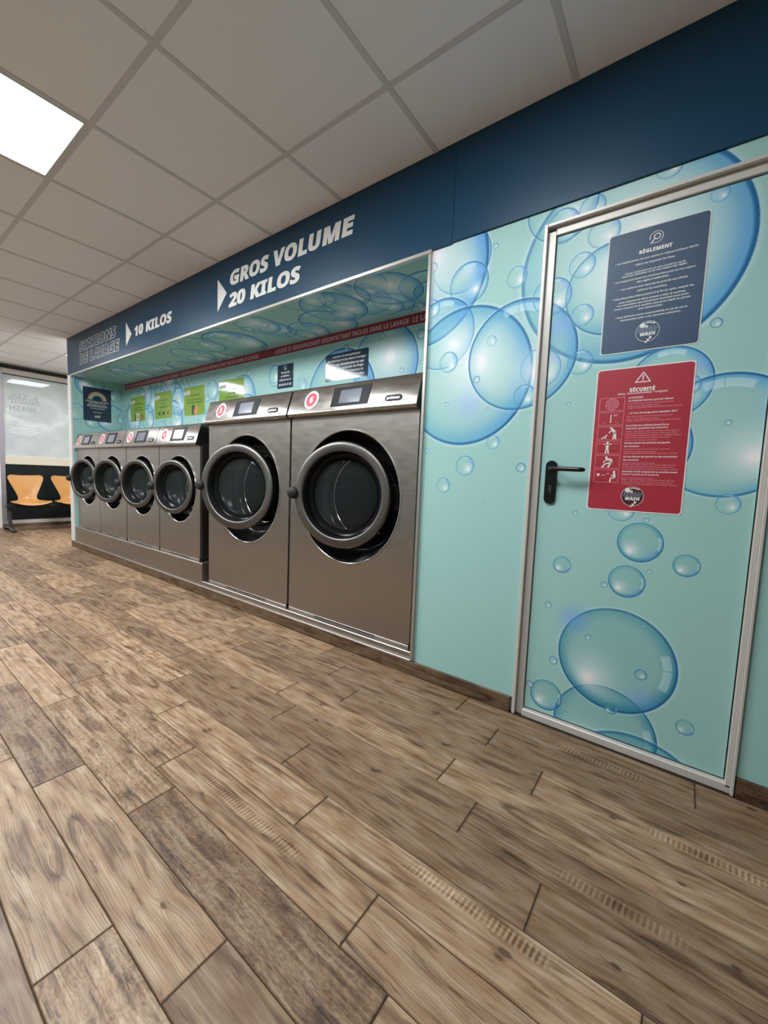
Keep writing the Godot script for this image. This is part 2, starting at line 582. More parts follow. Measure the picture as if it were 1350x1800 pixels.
func streak_picture() -> ImageTexture:
	var im := Image.create(256, 256, false, Image.FORMAT_RGB8)
	var a := FastNoiseLite.new(); a.seed = 5; a.frequency = 1.0; a.fractal_octaves = 3
	var b := FastNoiseLite.new(); b.seed = 8; b.frequency = 1.0; b.fractal_octaves = 2
	for y in 256:
		for x in 256:
			var ang := TAU * x / 256.0
			var t := 0.80 + 0.08 * a.get_noise_3d(cos(ang) * 0.6, sin(ang) * 0.6, y * 0.55) + 0.14 * b.get_noise_3d(cos(ang) * 1.1, sin(ang) * 1.1, y * 0.03)
			im.set_pixel(x, y, Color(t, t, t))
	return ImageTexture.create_from_image(im)

# ---------------------------------------------------------------- the scene
func _ready() -> void:
	var cam := Camera3D.new()
	cam.name = "camera"
	add_child(cam)
	cam.position = Vector3(0.0, 1.0088, 1.7235)
	cam.rotation_degrees = Vector3(-4.8547, 36.4468, 2.2819)
	cam.fov = 103.268
	cam.near = 0.02
	cam.current = true
	var env := Environment.new()
	env.background_mode = Environment.BG_COLOR
	env.background_color = Color(0.004, 0.005, 0.008)
	env.tonemap_mode = Environment.TONE_MAPPER_LINEAR
	env.tonemap_exposure = 1.62
	env.sdfgi_enabled = true
	env.ssao_enabled = true
	env.ssil_enabled = true
	var we := WorldEnvironment.new()
	we.name = "environment"
	we.environment = env
	add_child(we)
	# the lamps are built in build_lamps(); one line each: x, z, size along x, size along z, energy
	var lamps := [
		[-2.555, 1.58, 0.6, 1.2, 4.0, "white ceiling light panel at the left edge, nearest the camera"],
		[-6.755, -0.52, 0.6, 0.6, 2.4, "small white ceiling light panel far off, half hidden behind the blue fascia"],
		[-4.355, 1.58, 0.6, 1.2, 3.6, "white ceiling light panel beyond the nearest one, over the small washing machines"],
		[-6.755, 1.58, 0.6, 1.2, 2.2, "white ceiling light panel over the waiting bench by the frosted window"],
		[-0.755, 1.28, 0.6, 0.6, 1.8, "square white ceiling light panel over the bubble wall left of the door"],
	]
	materials()
	build_room()
	build_ceiling(lamps)
	build_floor()
	build_lamps(lamps)
	build_niche()
	build_door()
	build_window()
	build_machines()
	build_signs()
	build_bench()

func materials() -> void:
	plain_font = SystemFont.new(); plain_font.font_names = PackedStringArray(["Droid Sans"]); plain_font.font_weight = 700
	var thin := SystemFont.new(); thin.font_names = PackedStringArray(["Droid Sans"]); thin.font_weight = 400
	serif = SystemFont.new(); serif.font_names = PackedStringArray(["Droid Serif"]); serif.font_weight = 700
	sans = FontVariation.new(); sans.base_font = thin
	var st := streak_picture()
	var steel := mat(Color(0.655, 0.625, 0.595), 0.52, 1.0)
	steel.roughness_texture = st
	steel.uv1_scale = Vector3(1.2, 3.0, 1)
	steel.anisotropy_enabled = true
	steel.anisotropy = 0.45
	M.steel = steel
	var con := steel.duplicate() as StandardMaterial3D
	con.roughness = 0.27
	con.anisotropy = 0.25
	con.albedo_color = Color(0.66, 0.635, 0.61)
	M.console = con
	M.casing = mat(Color(0.16, 0.15, 0.145), 0.5, 0.4)
	var ring := mat(Color(0.45, 0.435, 0.42), 0.42, 1.0)
	ring.anisotropy_enabled = true
	ring.anisotropy = 0.4
	M.ring = ring
	M.chrome = mat(Color(0.85, 0.84, 0.82), 0.12, 1.0)
	M.drum = mat(Color(0.13, 0.13, 0.13), 0.22, 1.0)
	M.black = mat(Color(0.022, 0.022, 0.024), 0.28)
	M.bezel = mat(Color(0.10, 0.10, 0.105), 0.4, 0.0, 0.25)
	M.dish = mat(Color(0.09, 0.09, 0.095), 0.2, 0.0, 0.25)
	M.void = mat(Color(0.012, 0.012, 0.013), 0.7)
	M.rubber = mat(Color(0.075, 0.072, 0.072), 0.6)
	M.glass = mat(Color(0.5, 0.55, 0.55, 0.06), 0.02, 0.0, 0.28)
	M.glass.transparency = BaseMaterial3D.TRANSPARENCY_ALPHA
	M.pane = M.glass
	M.alu = mat(Color(0.74, 0.72, 0.69), 0.36, 0.85)
	M.frame = mat(Color(0.78, 0.755, 0.72), 0.40, 0.15)
	M.navy = mat(rgb(10, 58, 84), 0.38, 0.0, 0.42)
	M.white = mat(rgb(214, 212, 206), 0.6)
	M.wall = mat(rgb(232, 230, 225), 0.75)
	M.far_wall = mat(rgb(120, 138, 140), 0.7)
	M.tile = mat(rgb(247, 246, 247), 0.9, 0.0, 0.2)
	M.rail = mat(rgb(214, 212, 212), 0.65, 0.0, 0.3)
	M.ink = mat(rgb(225, 222, 214), 0.6)
	M.grout = mat(rgb(58, 48, 40), 0.9, 0.0, 0.2)
	M.red = mat(rgb(162, 36, 52), 0.5)
	M.band = mat(rgb(140, 36, 52), 0.4)
	M.slate = mat(rgb(48, 72, 98), 0.5)
	M.dark_card = mat(rgb(38, 56, 74), 0.08)
	M.pink_pale = mat(rgb(214, 178, 180), 0.5)
	M.dark_navy = mat(rgb(36, 52, 72), 0.3)
	M.pink_ink = mat(rgb(232, 150, 160), 0.5)
	M.green = mat(rgb(128, 158, 62), 0.08)
	M.green_dark = mat(rgb(40, 66, 22), 0.5)
	M.ply = mat(rgb(200, 134, 60), 0.34)
	M.ply_edge = mat(rgb(206, 160, 100), 0.5)
	M.grey_metal = mat(Color(0.33, 0.32, 0.33), 0.45, 0.7)
	M.brown = mat(rgb(150, 92, 50), 0.5)
	M.film = mat(rgb(186, 193, 190), 0.6)
	M.film_print = mat(rgb(246, 248, 246), 0.6)
	M.film_dark = mat(rgb(160, 168, 168), 0.6)
	M.skirt = []
	M.planks = []
	for k in 10:
		var t := plank_picture(k)
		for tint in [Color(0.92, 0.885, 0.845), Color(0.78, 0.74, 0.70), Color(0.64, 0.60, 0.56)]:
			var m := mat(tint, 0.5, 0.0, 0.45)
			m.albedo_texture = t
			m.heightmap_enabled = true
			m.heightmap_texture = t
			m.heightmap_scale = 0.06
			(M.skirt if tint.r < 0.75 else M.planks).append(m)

const LEFT := -8.45
const RIGHT := 2.0
const FRONT := 4.2
const BACK := -2.4
const CEIL := 2.52
const END := -6.118      # left end of the machine block
const NL := -6.03        # niche, left side
const NR := -1.066       # niche, right side
const NB := -0.56        # niche, back
const WZ := -0.012       # face of the mural
const LZ := -0.030       # face of the door leaf

func mural_list() -> Array:
	var t := "C,-0.25,1.836,.366;A,-.905,2.006,.146;C,-1.118,1.993,.348;A,-.859,1.893,.094;A,-.981,1.693,.163;C,-.856,1.483,.309;A,-.52,1.482,.08;A,-.611,1.545,.227;A,-.941,1.559,.047;A,-.734,1.623,.023;A,-.795,1.464,.016;A,-.575,1.373,.046;A,-.7,1.183,.031;A,-.828,1.078,.046;A,-.937,.982,.037;A,-.569,1.074,.021;A,-1.036,1.15,.011;A,-.939,1.365,.01;A,-.731,1.33,.008;A,-.724,.91,.009;A,-.907,1.226,.009;A,-.639,1.865,.044;A,-.742,2.022,.012;A,-1.047,2.011,.023;A,-1.044,1.82,.044;A,-.477,2.093,.132;A,-.323,1.955,.055;C,-.276,1.745,.168;A,-.392,1.855,.048;A,-.494,1.76,.074;A,-.378,1.667,.042;A,-.372,1.488,.047;A,-.469,2.018,.061;A,-.403,1.329,.009;A,-.366,2.05,.046;A,.012,1.97,.026;A,-.133,2.102,.04;A,.037,1.56,.017;A,-.077,1.377,.126;A,-.142,1.163,.15;A,.086,1.191,.204;A,-.019,1.367,.034;A,.117,.966,.034;A,.093,1.233,.01;A,-.188,.927,.046;B,-.119,.808,.074;B,-.15,.655,.061;B,-.38,.683,.035;B,.024,.744,.04;B,-.107,.892,.009;B,-.223,.63,.012;B,-.081,.705,.008;B,-.422,.506,.014;A,-.347,.899,.01;B,-.187,.049,.181;B,-.072,-.196,.27;B,-.168,.342,.201;X,-.319,.469,.09;B,-.404,.117,.065;B,-.471,.143,.016;B,-.385,.275,.017;B,-.265,.409,.012;B,-.077,.315,.02;B,-.164,.151,.024;B,.067,.169,.028;B,-.321,.068,.009;B,-.084,.502,.007;A,.205,2.105,.06;A,.34,1.45,.09;B,.42,.55,.14;A,.6,1.75,.2"
	var r := []
	for s in t.split(";"):
		var f := s.split(",")
		r.append([f[0], float(f[1]), float(f[2]), float(f[3])])
	return r

func rect(b: MB, x0: float, x1: float, y0: float, y1: float, z: float, back := -0.008) -> void:
	b.box(Vector3(x0, y0, z + back), Vector3(x1, y1, z), 0.0005)

func build_room() -> void:
	var w := structure("wall_back", "wall with the machine niche, bubble mural and blue fascia above")
	# masonry behind the coverings
	var b := MB.new()
	b.box(Vector3(NR + 0.012, 0, -0.30), Vector3(-0.54, CEIL + 0.05, WZ - 0.009), 0.0)
	b.box(Vector3(0.215, 0, -0.30), Vector3(RIGHT, CEIL + 0.05, WZ - 0.009), 0.0)
	b.box(Vector3(-0.54, 2.04, -0.30), Vector3(0.215, CEIL + 0.05, WZ - 0.009), 0.0)
	b.box(Vector3(-0.54, 0, -0.30), Vector3(0.215, 2.04, -0.10), 0.0)
	b.box(Vector3(END, 2.09, -0.70), Vector3(NR + 0.012, CEIL + 0.05, WZ - 0.006), 0.0)
	b.box(Vector3(END, 0, -0.70), Vector3(NR + 0.012, 2.09, NB - 0.012), 0.0)
	b.box(Vector3(NR + 0.012, 0, -0.70), Vector3(-0.54, CEIL, -0.30), 0.0)
	b.box(Vector3(END, 0, NB - 0.012), Vector3(NL - 0.009, 2.09, -0.012), 0.0)
	part("masonry", b.mesh(), M.white, w)
	var lm := mural_list()
	M.mural = mural_mat(mural(-1.07, 0.0, 1.82, 2.11, 700.0, lm), -1.07, 0.0, 1.82, 2.11)
	b = MB.new()
	rect(b, NR + 0.012, -0.536, 0.066, 2.093, WZ)
	part("mural_panel", b.mesh(), M.mural, w, "bubble mural panel between the niche and the door")
	b = MB.new()
	rect(b, -0.536, 0.211, 2.030, 2.093, WZ)
	part("mural_panel", b.mesh(), M.mural, w, "strip of bubble mural over the door")
	b = MB.new()
	rect(b, 0.211, RIGHT, 0.066, 2.093, WZ)
	part("mural_panel", b.mesh(), M.mural, w, "bubble mural panel right of the door")
	# fascia in two boards, as the faint joint in the photograph shows
	b = MB.new()
	rect(b, END, -0.95, 2.088, CEIL + 0.002, -0.003)
	var f1 := part("fascia_panel", b.mesh(), M.navy, w, "blue fascia board carrying the white lettering")
	b = MB.new()
	rect(b, -0.9485, RIGHT, 2.093, CEIL + 0.002, -0.003)
	part("fascia_panel", b.mesh(), M.navy, w, "plain blue fascia board over the door")
	# lettering of the fascia
	var z := -0.0026
	b = MB.new()
	block_letters(b, "GROS VOLUME", Vector3(-2.718, 2.316, z), 1.170, 0.100, 0, 0.16, 0.001, 2.2)
	part("lettering", b.mesh(), M.ink, f1, "white slanted capitals GROS VOLUME")
	b = MB.new()
	block_letters(b, "20 KILOS", Vector3(-2.730, 2.171, z), 0.762, 0.096, 0, 0.16, 0.001, 2.2)
	part("lettering", b.mesh(), M.ink, f1, "white slanted capitals 20 KILOS")
	b = MB.new()
	block_letters(b, "10 KILOS", Vector3(-4.275, 2.232, z), 0.728, 0.092, 0, 0.16, 0.001, 2.2)
	part("lettering", b.mesh(), M.ink, f1, "white slanted capitals 10 KILOS")
	for L in [["STATIONS", -5.722, 2.299, 1.045, 0.114], ["DE LAVAGE", -5.712, 2.162, 1.105, 0.114]]:
		# hollow letters: a swollen white outline with the board's blue inside
		b = MB.new()
		block_letters(b, L[0], Vector3(L[1], L[2], z), L[3], L[4], 0, 0.16, 0.0005, 3.2)
		part("letter_outline", b.mesh(), M.ink, f1, "white outline of the hollow capitals " + L[0])
		b = MB.new()
		block_letters(b, L[0], Vector3(L[1], L[2], z + 0.0006), L[3], L[4], 0, 0.16, 0.0004, 0.9, 3.2)
		part("letter_inside", b.mesh(), M.navy, f1)
	for a in [[-4.45, -4.327, 2.176, 2.398, 2.27], [-2.868, -2.752, 2.173, 2.402, 2.281]]:
		b = MB.new()
		b.slab(PackedVector2Array([Vector2(a[0], a[2]), Vector2(a[1], a[4]), Vector2(a[0], a[3])]), z, z + 0.001)
		part("arrow", b.mesh(), M.ink, f1, "white triangle pointing right")
	# aluminium edging of the niche
	var t := structure("trim_1", "aluminium edging round the machine niche")
	b = MB.new(); b.box(Vector3(NL - 0.002, 2.074, -0.02), Vector3(-1.0525, 2.092, 0.003), 0.002)
	part("top_rail", b.mesh(), M.alu, t)
	b = MB.new(); b.box(Vector3(-1.0705, 0.074, -0.02), Vector3(-1.0535, 2.074, 0.0025), 0.002)
	part("upright", b.mesh(), M.alu, t)
	b = MB.new(); b.box(Vector3(END - 0.004, 0.074, -0.02), Vector3(NL, 2.088, 0.002), 0.003)
	part("end_post", b.mesh(), M.white, t, "pale painted end post at the far left of the niche")
	b = MB.new(); b.box(Vector3(END - 0.004, 2.088, -0.02), Vector3(END + 0.003, CEIL, 0.0), 0.001)
	part("corner_strip", b.mesh(), M.white, t)
	# other walls of the room
	w = structure("wall_left", "white wall beside the shop window at the far end")
	b = MB.new()
	b.box(Vector3(LEFT - 0.15, 0, 0.222), Vector3(LEFT + 0.02, CEIL + 0.3, FRONT), 0.003)
	b.box(Vector3(LEFT - 0.3, 2.52, BACK), Vector3(LEFT - 0.02, CEIL + 0.3, 0.222), 0.003)
	b.box(Vector3(LEFT - 0.15, 0, BACK), Vector3(LEFT, CEIL, -1.60), 0.003)
	part("plaster", b.mesh(), M.wall, w)
	w = structure("wall_right", "plain wall right of the camera")
	part("plaster", boxm(Vector3(RIGHT, 0, -0.7), Vector3(RIGHT + 0.15, CEIL + 0.05, FRONT), 0.0), M.far_wall, w)
	w = structure("wall_front", "plain wall behind the camera")
	part("plaster", boxm(Vector3(LEFT - 0.15, 0, FRONT), Vector3(RIGHT + 0.15, CEIL + 0.3, FRONT + 0.15), 0.0), M.wall, w)
	part("dado", boxm(Vector3(LEFT, 0.0, FRONT - 0.02), Vector3(RIGHT, 1.75, FRONT), 0.002), M.far_wall, w)
	w = structure("wall_rear", "plain wall in the far corner behind the machine block")
	b = MB.new()
	b.box(Vector3(LEFT - 0.15, 0, BACK - 0.15), Vector3(END + 0.1, CEIL + 0.3, BACK), 0.0)
	b.box(Vector3(END, 0, BACK), Vector3(END + 0.1, CEIL + 0.3, -0.7), 0.0)
	part("plaster", b.mesh(), M.wall, w)
	# skirting of the same wood-look tile
	var s := structure("baseboard_back", "skirting of wood look tiles along the machine wall")
	var k := 0
	var x := -5.49 - 0.847
	while x < -0.5:
		var a := maxf(x, END - 0.004)
		var e := minf(x + 0.847, -0.545)
		if e - a > 0.02: part("skirting_tile", tile_mesh(a + 0.0008, e - 0.0008, 0.0, 0.068, -0.012, 0.0), M.skirt[(k * 7 + 3) % 10], s)
		x += 0.847; k += 1
	x = 0.2125
	while x < RIGHT:
		part("skirting_tile", tile_mesh(x + 0.0008, minf(x + 0.847, RIGHT) - 0.0008, 0.0, 0.068, -0.012, 0.0), M.skirt[(k * 7 + 5) % 10], s)
		x += 0.847; k += 1
	s = structure("baseboard_left", "skirting of wood look tiles under the shop window")
	x = BACK
	while x < FRONT - 0.01:
		var q := MB.new()
		var e2 := minf(x + 0.847, FRONT)
		q.box(Vector3(LEFT - 0.05, 0, x), Vector3(LEFT + (0.012 if x < 0.2 else 0.032), 0.052, e2 - 0.002), 0.0015)
		part("skirting_tile", q.mesh(), M.skirt[(k * 7 + 1) % 10], s)
		x += 0.847; k += 1

# a skirting tile standing on its edge, the plank picture running along it
func tile_mesh(x0: float, x1: float, y0: float, y1: float, z0: float, z1: float) -> ArrayMesh:
	var b := MB.new()
	var l := (x1 - x0) / 0.84
	b.quad(Vector3(x0, y0, z1), Vector3(x1, y0, z1), Vector3(x1, y1 - 0.0015, z1), Vector3(x0, y1 - 0.0015, z1), Vector3(0, 0, 1), Vector2(0.1, 0), Vector2(0.1, l), Vector2(0.58, l), Vector2(0.58, 0))
	b.quad(Vector3(x0, y1 - 0.0015, z1), Vector3(x1, y1 - 0.0015, z1), Vector3(x1, y1, z1 - 0.0015), Vector3(x0, y1, z1 - 0.0015), Vector3(0, 0.7, 0.7), Vector2(0.58, 0), Vector2(0.58, l), Vector2(0.6, l), Vector2(0.6, 0))
	b.quad(Vector3(x0, y1, z1 - 0.0015), Vector3(x1, y1, z1 - 0.0015), Vector3(x1, y1, z0), Vector3(x0, y1, z0), Vector3(0, 1, 0), Vector2(0.6, 0), Vector2(0.6, l), Vector2(0.7, l), Vector2(0.7, 0))
	for s in [[x0, -1.0], [x1, 1.0]]:
		b.quad(Vector3(s[0], y0, z0), Vector3(s[0], y0, z1), Vector3(s[0], y1 - 0.001, z1), Vector3(s[0], y1 - 0.001, z0), Vector3(s[1], 0, 0))
	return b.mesh()

func build_floor() -> void:
	var f := structure("floor", "floor of weathered wood look tiles laid lengthways along the machines")
	part("mortar_bed", boxm(Vector3(LEFT - 0.15, -0.12, BACK - 0.15), Vector3(RIGHT + 0.15, -0.0022, FRONT + 0.15), 0.0), M.grout, f)
	var P := 0.843
	var known := {0: 0.109, 1: -0.535, 2: -0.322, 3: -0.592, 4: -0.447, 5: -0.211, 6: 0.017, 7: -0.517, 8: -0.386, 9: -0.716, 10: -0.093}
	var rng := RandomNumberGenerator.new()
	rng.seed = 4
	var cache := {}
	for k in range(-8, 18):
		var z0 := 0.002 + 0.14 * k
		var off: float = known[k] if known.has(k) else rng.randf() * P
		var xmax := (RIGHT if k > 4 else RIGHT) if k >= 0 else END
		var x := off - ceilf((off - LEFT) / P) * P
		var i := 0
		while x < xmax:
			var a := maxf(x, LEFT)
			var e := minf(x + P, xmax)
			i += 1
			if e - a > 0.03 and (k < 13 or a > -3.6):
				var v0 := (a - x) / P
				var v1 := (e - x) / P
				var key := Vector2(snappedf(v0, 0.001), snappedf(v1, 0.001))
				if not cache.has(key): cache[key] = plank_mesh(e - a, v0, v1)
				var o := part("plank", cache[key], M.planks[rng.randi() % 20], f)
				o.position = Vector3((a + e) / 2, 0, z0 + 0.07)
				if v0 < 0.001 and v1 > 0.999 and rng.randf() < 0.5: o.rotation.y = PI
			x += P
	# beyond what the photograph shows, the same tiles in one piece
	var b := MB.new()
	b.box(Vector3(LEFT, -0.01, 0.002 + 0.14 * 18), Vector3(RIGHT, -0.0005, FRONT), 0.0)
	part("far_planks", b.mesh(), M.planks[0], f).set_meta("kind", "stuff")

func plank_mesh(l: float, v0: float, v1: float) -> ArrayMesh:
	var b := MB.new()
	var h := Vector2(l / 2 - 0.0011, 0.07 - 0.0011)
	var e := 0.0016
	var top := [Vector3(-h.x + e, 0, -h.y + e), Vector3(h.x - e, 0, -h.y + e), Vector3(h.x - e, 0, h.y - e), Vector3(-h.x + e, 0, h.y - e)]
	var low := [Vector3(-h.x, -0.0022, -h.y), Vector3(h.x, -0.0022, -h.y), Vector3(h.x, -0.0022, h.y), Vector3(-h.x, -0.0022, h.y)]
	var uv := [Vector2(0.02, v0), Vector2(0.02, v1), Vector2(0.98, v1), Vector2(0.98, v0)]
	b.quad(top[0], top[1], top[2], top[3], Vector3.UP, uv[0], uv[1], uv[2], uv[3])
	for i in 4:
		var j := (i + 1) % 4
		var m: Vector3 = (low[i] + low[j]) * 0.5
		var nn := (Vector3(m.x, 0, 0).normalized() if i % 2 == 1 else Vector3(0, 0, m.z).normalized()) + Vector3.UP
		b.quad(top[i], top[j], low[j], low[i], nn.normalized(), uv[i], uv[j], uv[j], uv[i])
	return b.mesh()

func build_ceiling(lamps: Array) -> void:
	var c := structure("ceiling", "suspended ceiling of square white tiles in a grey grid")
	part("slab", boxm(Vector3(LEFT - 0.15, CEIL + 0.3, BACK - 0.15), Vector3(RIGHT + 0.15, CEIL + 0.4, FRONT + 0.15), 0.0), M.wall, c)
	var X0 := -1.055
	var Z0 := 0.379
	var xe := -8.07
	var tiles := {}
	for i in range(-13, 6):
		for j in range(-6, 8):
			var a := maxf(X0 + 0.6 * i, xe)
			var e := minf(X0 + 0.6 * (i + 1), RIGHT)
			var z0 := maxf(Z0 + 0.6 * j, BACK)
			var z1 := minf(Z0 + 0.6 * (j + 1), FRONT)
			if e - a < 0.05 or z1 - z0 < 0.05: continue
			if a > END - 0.7 and z1 < 0.05: continue
			if a > END - 0.01 and z0 < 0.0: z0 = -0.01
			var lit := false
			for l in lamps:
				if absf((a + e) / 2 - l[0]) < l[2] / 2 and absf((z0 + z1) / 2 - l[1]) < l[3] / 2: lit = true
			if lit: continue
			var key := Vector2(snappedf(e - a, 0.001), snappedf(z1 - z0, 0.001))
			if not tiles.has(key): tiles[key] = boxm(Vector3(-key.x / 2 + 0.003, 0.0025, -key.y / 2 + 0.003), Vector3(key.x / 2 - 0.003, 0.016, key.y / 2 - 0.003), 0.003)
			var o := part("ceiling_tile", tiles[key], M.tile, c)
			o.position = Vector3((a + e) / 2, CEIL, (z0 + z1) / 2)
	for i in range(-12, 6):
		var x := X0 + 0.6 * i
		if x < xe or x > RIGHT: continue
		part("grid_rail", boxm(Vector3(x - 0.012, CEIL, -0.004 if x > END else BACK), Vector3(x + 0.012, CEIL + 0.004, FRONT), 0.0008), M.rail, c)
	for j in range(-4, 7):
		var z := Z0 + 0.6 * j
		part("grid_rail", boxm(Vector3(xe, CEIL + 0.0004, z - 0.012), Vector3(END if z < 0 else RIGHT, CEIL + 0.0044, z + 0.012), 0.0008), M.rail, c)
	# edge of the suspended ceiling in front of the window
	part("edge_angle", boxm(Vector3(xe - 0.012, CEIL - 0.006, BACK), Vector3(xe + 0.006, CEIL + 0.05, FRONT), 0.002), M.rail, c)
	part("edge_board", boxm(Vector3(LEFT - 0.02, CEIL + 0.002, BACK), Vector3(xe - 0.014, CEIL + 0.02, FRONT), 0.002), M.tile, c)

func build_lamps(lamps: Array) -> void:
	var glow := mat(Color(1, 1, 1), 0.5)
	glow.emission_enabled = true
	glow.emission = Color(0.945, 0.975, 1.0)
	glow.emission_energy_multiplier = 6.0
	for l in lamps:
		var t := thing("ceiling_light", l[5], "ceiling light", Vector3(l[0], CEIL, l[1]))
		var hx: float = l[2] / 2 - 0.013
		var hz: float = l[3] / 2 - 0.013
		var b := MB.new()
		for s in [-1.0, 1.0]:
			b.box(Vector3(minf(s * hx, s * (hx - 0.008)), -0.002, -hz), Vector3(maxf(s * hx, s * (hx - 0.008)), 0.02, hz), 0.001)
			b.box(Vector3(-hx + 0.008, -0.002, minf(s * hz, s * (hz - 0.008))), Vector3(hx - 0.008, 0.02, maxf(s * hz, s * (hz - 0.008))), 0.001)
		part("light_frame", b.mesh(), M.white, t)
		part("light_diffuser", boxm(Vector3(-hx + 0.008, 0.002, -hz + 0.008), Vector3(hx - 0.008, 0.012, hz - 0.008), 0.0), glow, t)
		var a := AreaLight3D.new()
		a.name = "lamp"
		a.area_size = Vector2(l[2] - 0.05, l[3] - 0.05)
		a.light_color = Color(0.945, 0.975, 1.0)
		a.light_energy = l[4]
		a.shadow_enabled = true
		a.set("area_range", 14.0)
		a.set("area_attenuation", 2.0)
		t.add_child(a)
		a.position = Vector3(0, -0.004, 0)
		a.rotation_degrees = Vector3(-90, 0, 0)

func bubbles_at_random(seed_: int, x0: float, x1: float, y0: float, y1: float, count: int, big: float) -> Array:
	var rng := RandomNumberGenerator.new()
	rng.seed = seed_
	var r := []
	for i in count:
		var s := pow(rng.randf(), 2.2)
		r.append([["A", "A", "C"][rng.randi() % 3], rng.randf_range(x0, x1), rng.randf_range(y0, y1), lerpf(0.012, big, s)])
	return r

func build_niche() -> void:
	var w := structure("wall_niche", "inside of the machine niche covered with the bubble mural")
	var lm := bubbles_at_random(21, -6.0, -3.3, 1.2, 2.05, 46, 0.20)
	for s in "C,-1.738,1.784,.28;A,-2.145,1.614,.34;A,-2.566,1.731,.056;A,-2.916,1.856,.08;A,-2.097,1.948,.028;A,-1.764,1.979,.022;A,-1.588,1.727,.017;A,-1.433,1.762,.014;A,-1.919,1.645,.09;A,-1.447,1.936,.034;A,-5.691,1.658,.21;A,-5.216,1.821,.149;A,-4.673,1.564,.21;A,-4.561,1.751,.154;A,-4.337,1.968,.043;A,-3.288,1.913,.03;A,-2.903,1.838,.092;A,-4.609,1.607,.06;A,-3.98,1.741,.039;A,-3.882,1.815,.098".split(";"):
		var f := s.split(",")
		lm.append([f[0], float(f[1]), float(f[2]), float(f[3])])
	var mb := mural_mat(mural(NL, 1.0, NR - NL, 1.08, 300.0, lm), NL, 1.0, NR - NL, 1.08)
	var b := MB.new()
	rect(b, NL, NR, 0.06, 2.078, NB)
	part("mural_panel", b.mesh(), mb, w, "bubble mural on the back of the niche")
	# soffit, seen from below: uv of a level face is (x, -z)
	var ls := bubbles_at_random(5, -6.0, -1.1, -0.56, 0.0, 75, 0.24)
	for s in "C,-1.45,-.2,.2;A,-1.9,-.22,.22;A,-2.35,-.42,.16;C,-2.6,-.15,.17;A,-3.1,-.3,.26;A,-1.2,-.4,.18".split(";"):
		var f := s.split(",")
		ls.append([f[0], float(f[1]), float(f[2]), float(f[3])])
	var ms := mural_mat(mural(NL, NB, NR - NL, -NB, 300.0, ls), NL, NB, NR - NL, -NB)
	ms.uv1_scale = Vector3(1.0 / (NR - NL), 1.0 / -NB, 1)
	ms.uv1_offset = Vector3(-NL / (NR - NL), 0.0, 0)
	part("soffit_panel", boxm(Vector3(NL, 2.0755, NB), Vector3(NR, 2.086, -0.006), 0.0005), ms, w, "bubble mural on the underside of the fascia box")
	# left cheek: uv of a side face is (z, -y)
	var lc := bubbles_at_random(9, NB, 0.0, 1.1, 2.05, 16, 0.10)
	for s in "A,-.02,1.86,.05;A,-.05,1.66,.10;A,-.43,1.63,.17;A,-.2,2.02,.16".split(";"):
		var f := s.split(",")
		lc.append([f[0], float(f[1]), float(f[2]), float(f[3])])
	var mc := mural_mat(mural(NB, 0.0, -NB, 2.08, 350.0, lc), NB, 0.0, -NB, 2.08)
	part("cheek_panel", boxm(Vector3(NL - 0.008, 0.06, NB), Vector3(NL, 2.078, -0.021), 0.0005), mc, w, "bubble mural on the left cheek of the niche")
	part("cheek_panel", boxm(Vector3(NR, 0.06, NB), Vector3(NR + 0.008, 2.078, -0.021), 0.0005), mc, w)
	# steel bases
	var t := thing("steel_plinth", "taller stainless steel plinth under the four small washing machines", "plinth")
	b = MB.new(); b.box(Vector3(NL + 0.001, 0.001, NB + 0.002), Vector3(-3.099, 0.255, -0.0125), 0.003)
	part("plinth_shell", b.mesh(), M.steel, t)
	part("edge_strip", boxm(Vector3(NL + 0.002, 0.0688, -0.0125), Vector3(-3.099, 0.075, 0.0005), 0.001), M.alu, t)
	t = thing("steel_plinth", "low stainless steel plinth under the two large washing machines", "plinth")
	b = MB.new(); b.box(Vector3(-3.097, 0.001, NB + 0.002), Vector3(-1.071, 0.110, -0.0125), 0.003)
	part("plinth_shell", b.mesh(), M.steel, t)
	part("edge_strip", boxm(Vector3(-3.097, 0.0688, -0.0125), Vector3(-1.071, 0.075, 0.0005), 0.001), M.alu, t)

